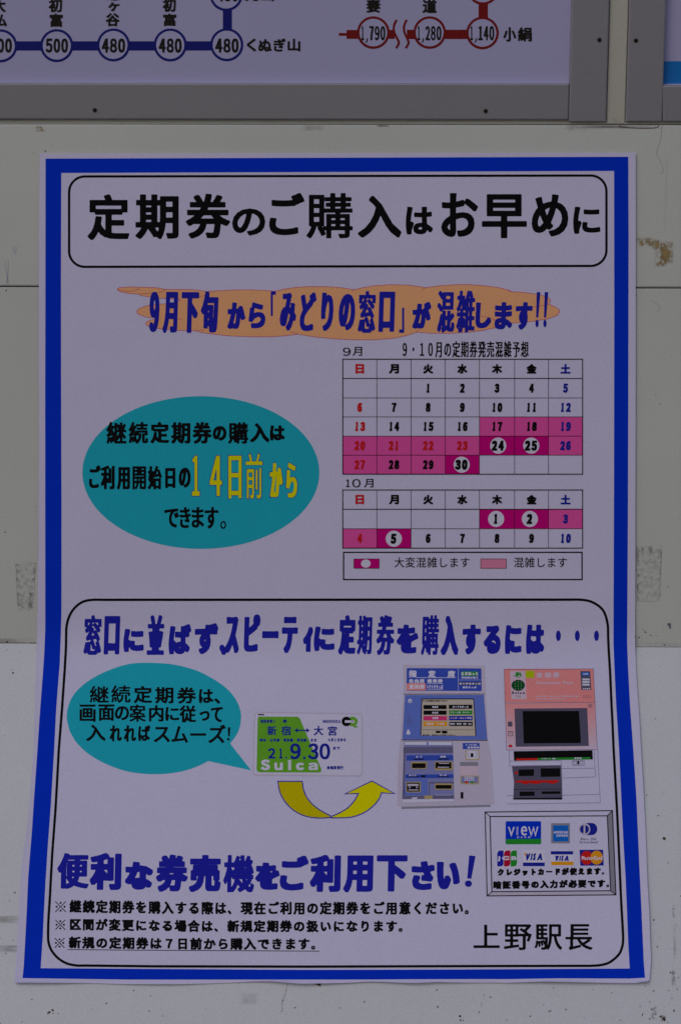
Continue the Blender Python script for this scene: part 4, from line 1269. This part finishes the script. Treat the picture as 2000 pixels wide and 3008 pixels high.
pp('black_strip', M2().poly(z2.P([(295, 1205), (1302, 1192), (1306, 1310), (300, 1326)])), 'ink_black', 2, pm)
pp('red_strip', M2().poly(z2.P([(325, 1297), (600, 1293), (605, 1320), (325, 1325)])), 'ink_scarlet', 3, pm)
pp('green_strip', M2().poly(z2.P([(600, 1293), (1275, 1280), (1278, 1310), (605, 1320)])), 'ink_green', 3, pm)
m = M2(); line(m, 'ＩＣカード・お金', *z2(655, 1288, 830, 1308), stroke=(1, .9), step=.7); line(m, '定期券', *z2(1070, 1283, 1165, 1303), stroke=(1, .9), step=.7); pp('printed_strip', m, 'ink_white', 4, pm)
pp('dark_module', M2().poly(z2.P([(273, 1398), (900, 1388), (916, 1822), (290, 1822), (300, 1600)])), 'ink_charcoal', 2, pm)
m = M2()
for p in ([(357, 1440), (555, 1436), (555, 1520), (360, 1524)], [(640, 1425), (888, 1422), (890, 1530), (642, 1534)], [(370, 1722), (563, 1720), (563, 1775), (372, 1778)], [(655, 1720), (892, 1716), (894, 1750), (657, 1752)], [(290, 1805), (916, 1800), (916, 1824), (290, 1824)], [(295, 1690), (905, 1686), (905, 1692), (295, 1696)]): m.poly(z2.P(p))
pp('slot', m, 'ink_black', 3, pm, each=True)
m = M2(); m.ellipse(*z2(329, 1481), 4.8, 4, 16); m.poly(z2.P([(318, 1580), (870, 1575), (878, 1590), (850, 1605), (810, 1622), (770, 1622), (740, 1608), (650, 1606), (620, 1622), (540, 1625), (510, 1608), (480, 1625), (420, 1626), (390, 1608), (318, 1606)])); pp('red_light', m, 'ink_scarlet', 3, pm, each=True)
m = M2()
for l in ([(182, 588), (1335, 578)], [(172, 160), (184, 590), (196, 890), (203, 1185)], [(1314, 138), (1335, 578), (1350, 900), (1365, 1183)], [(195, 1190), (1368, 1183)], [(1368, 1185), (1402, 1865)], [(236, 1192), (245, 1392), (905, 1385)], [(246, 1332), (900, 1325)],
          [(905, 1325), (915, 1820)], [(1322, 1186), (1340, 1532), (915, 1548)], [(912, 1426), (1335, 1421)], [(215, 1772), (290, 1770)], [(918, 1768), (1395, 1755)], [(215, 1878), (1400, 1864)], [(172, 160), (1312, 150)]):
    m.stroke(z2.P(l), 0.9)
x0, y0, x1, y1 = z2(1048, 1326, 1196, 1388); m.stroke([(x0, y0), (x1, y0), (x1, y1), (x0, y1)], 1.0, True); m.ring(*z2(1085, 1352), 5, .9, 5, 18); m.ring(*z2(1158, 1352), 5, .9, 5, 18)
pp('outline', m, 'ink_slate', 4, pm, each=True)
m = M2(); m.rect(*z2(1110, 1328, 1130, 1374)); pp('coin_slot', m, 'ink_black', 5, pm)

# ---- credit card box
zb = Z(1400, 2360, 3.4087)
O4 = [(82, 86), (1355, 72), (1390, 915), (102, 926)]; I4 = [(131, 131), (1304, 124), (1337, 874), (150, 884)]
box = pp('card_box_outline', M2().stroke(zb.P(O4), 2.8, True).stroke(zb.P(I4), 2.8, True), 'ink_black', 3)
pp('bevel_side', M2().poly(zb.P([O4[1], O4[2], I4[2], I4[1]])), 'ink_grey', 1, box)
pp('bevel_foot', M2().poly(zb.P([O4[2], O4[3], I4[3], I4[2]])), 'ink_machine_grey', 1, box)
m = M2()
for a, b in zip(O4, I4): m.stroke(zb.P([a, b]), 2.4)
pp('bevel_line', m, 'ink_black', 2, box, each=True)
def logo(name, pts, mat, l): return pp(name, M2().poly(zb.P(pts)), mat, l, box)
m = M2().poly(rrect(*zb(287, 178, 642, 409), 4)); pp('card_logo', m, 'ink_blue', 1, box)
m = M2().poly(zb.P([(290, 357), (643, 354), (643, 396), (634, 407), (300, 409), (290, 400)])); pp('green_foot', m, 'ink_green', 2, box)
m = M2()
m.stroke(zb.P([(318, 235), (344, 316), (372, 235)]), 4.2)
m.rect(*zb(396, 232, 401, 318)); m.rect(*zb(406, 232, 412, 318))
put(m, 'ｅ', zb(440, 228, 502, 322), stroke=(4.6, 3.8), step=.8)
m.stroke(zb.P([(518, 232), (543, 318), (566, 245), (585, 318), (608, 232)]), 4.0)
line(m, 'CARD', *zb(400, 330, 535, 347), stroke=(1, .9), step=.7)
pp('printed_logo', m, 'ink_white', 3, box)
m = M2().rect(*zb(742, 198, 930, 400)); pp('logo_margin', m, 'ink_grey', 1, box)
m = M2().rect(*zb(762, 220, 914, 380)); pp('blue_logo', m, 'ink_sky', 2, box)
m = M2(); line(m, 'AMERICAN', *zb(768, 276, 908, 302), stroke=(1.6, 1.4), prop=True, step=.7); line(m, 'EXPRESS', *zb(795, 310, 908, 334), stroke=(1.6, 1.4), prop=True, step=.7); pp('printed_logo', m, 'ink_white', 3, box)
m = M2().poly(rrect(*zb(1045, 195, 1204, 318), 17.5)); pp('navy_disc', m, 'ink_indigo', 1, box)
m = M2().ellipse(*zb(1076, 258), 17, 18, 32); pp('pale_disc', m, 'ink_machine_grey', 2, box)
m = M2(); m.poly(smooth(zb.P([(1066, 215), (1040, 230), (1030, 257), (1040, 288), (1066, 302)]), False, 4)); m.poly(smooth(zb.P([(1084, 215), (1110, 230), (1120, 257), (1110, 288), (1084, 302)]), False, 4)); pp('split_disc', m, 'ink_indigo', 3, box, each=True)
m = M2(); line(m, 'Diners Club', *zb(1036, 342, 1195, 370), stroke=(1.4, 1.2), prop=True, shear=.2, step=.7); line(m, 'International', *zb(1030, 374, 1203, 400), stroke=(1.4, 1.2), prop=True, shear=.2, step=.7); pp('printed_logo_name', m, 'ink_charcoal', 1, box)
m = M2().poly(rrect(*zb(190, 460, 411, 645), 3)); pp('logo_margin', m, 'ink_white', 1, box)
for x0, mt in ((203, 'ink_navy'), (271, 'ink_crimson'), (337, 'ink_green')):
    m = M2().poly(zb.P([(x0 + 22, 472), (x0 + 63, 471), (x0 + 63, 605), (x0 + 55, 622), (x0 + 38, 631), (x0, 631), (x0, 500), (x0 + 6, 484)])); pp('logo_bar', m, mt, 2, box)
m = M2(); line(m, 'JCB', *zb(205, 528, 398, 580), stroke=(4.4, 3.4), prop=True, gap=.16, step=.8); pp('printed_logo', m, 'ink_white', 3, box)
for (x0, y0, x1, y1, bl, tx) in ((460, 468, 678, 628, 'ink_blue', (478, 500, 664, 570)), (735, 470, 970, 628, 'ink_blue', (776, 522, 925, 576))):
    pp('logo_margin', M2().rect(*zb(x0, y0, x1, y1)), 'ink_white', 1, box)
    m = M2(); line(m, 'VISA', *zb(*tx), stroke=(4.8, 3.6), prop=True, gap=.06, shear=.16, step=.8); pp('printed_logo', m, 'ink_indigo', 2, box)
pp('logo_bar', M2().rect(*zb(460, 592, 678, 628)), 'ink_indigo', 2, box)
pp('logo_bar', M2().rect(*zb(738, 478, 962, 511)), 'ink_indigo', 2, box)
pp('logo_bar', M2().rect(*zb(742, 583, 966, 618)), 'ink_amber', 2, box)
pp('logo_corner', M2().poly(zb.P([(466, 497), (495, 500), (492, 530)])), 'ink_amber', 3, box)
pp('navy_logo', M2().poly(zb.P([(1027, 465), (1262, 464), (1268, 622), (1034, 624)])), 'ink_indigo', 1, box)
m = M2().ellipse(*zb(1099, 545), 18.2, 20.5, 32); pp('red_disc', m, 'ink_scarlet', 2, box)
m = M2().ellipse(*zb(1198, 543), 18.2, 20.5, 32); pp('amber_disc', m, 'ink_amber', 3, box)
m = M2(); line(m, 'MasterCard', *zb(1048, 526, 1252, 566), stroke=(2.6, 2.2), prop=True, step=.8); pp('printed_logo', m, 'ink_white', 4, box)
m = M2()
line(m, 'クレジットカードが使えます。', *zb(207, 652, 1273, 728), stroke=(5.2, 4.6), step=.9, dense=0.95, drop=lambda x: -(x - 1460) * 0.012)
line(m, '暗証番号の入力が必要です。', *zb(163, 776, 1322, 860), stroke=(5.2, 4.6), step=.9, dense=0.95, drop=lambda x: -(x - 1448) * 0.016)
pp('printed_text', m, 'ink_black', 1, box)

# ---- big blue line and notes
z13 = Z(130, 2460, 2.24); z14 = Z(780, 2460, 2.24)
m = M2()
b3 = [z13(*b) for b in ((85, 103, 298, 338), (300, 103, 512, 346), (532, 160, 718, 344), (735, 113, 948, 357), (952, 115, 1165, 359), (1177, 115, 1385, 361), (1388, 165, 1550, 345))]
b3 += [z14(*b) for b in ((92, 120, 284, 349), (290, 115, 497, 359), (510, 118, 710, 361), (727, 117, 934, 356), (957, 156, 1113, 346), (1122, 160, 1279, 341))]
for c, b in zip('便利な券売機をご利用下さい', b3):
    put(m, c, b, stroke=(17.5, 15.5) if c not in '機便' else (14, 12), shear=0.02, step=1.6, dense=0.82)
m.poly(z14.P([(1338, 118), (1380, 122), (1352, 272), (1325, 270)])); m.ellipse(*z14(1333, 304), 10.5, 9.6, 24)
pp('printed_headline', m, 'ink_navy', 1)
drop = lambda k: (lambda x: k * max(0, min(1, (x - 170) / 430)))
m = M2()
line(m, '※継続定期券を購入する際は、現在ご利用の定期券をご用意ください。', 166.6, 2642, 1376, 2681, stroke=(5.6, 5.0), step=0.9, dense=0.95, drop=drop(6)); pp('printed_note', m, 'ink_black', 1)
m = M2()
line(m, '※区間が変更になる場合は、新規定期券の扱いになります。', 165.7, 2696.5, 1182, 2732.5, stroke=(5.6, 5.0), step=0.9, dense=0.95, drop=drop(6)); pp('printed_note', m, 'ink_black', 1)
m = M2()
line(m, '※新規の定期券は７日前から購入できます。', 163.5, 2750, 926, 2786, stroke=(5.6, 5.0), step=0.9, dense=0.95, drop=drop(4.5))
m.stroke([(199, 2789.5), (400, 2791), (938.5, 2794)], 2.2)
pp('printed_note', m, 'ink_black', 1, label='underlined third note')
m = M2()
zq = Z(1350, 2600, 2.412)
chars(m, '上野駅長', [zq(*b) for b in ((97, 280, 282, 446), (312, 277, 509, 461), (528, 277, 725, 459), (747, 276, 940, 461))], stroke=(7.0, 6.2), step=1.3)
pp('printed_signature', m, 'ink_black', 1)
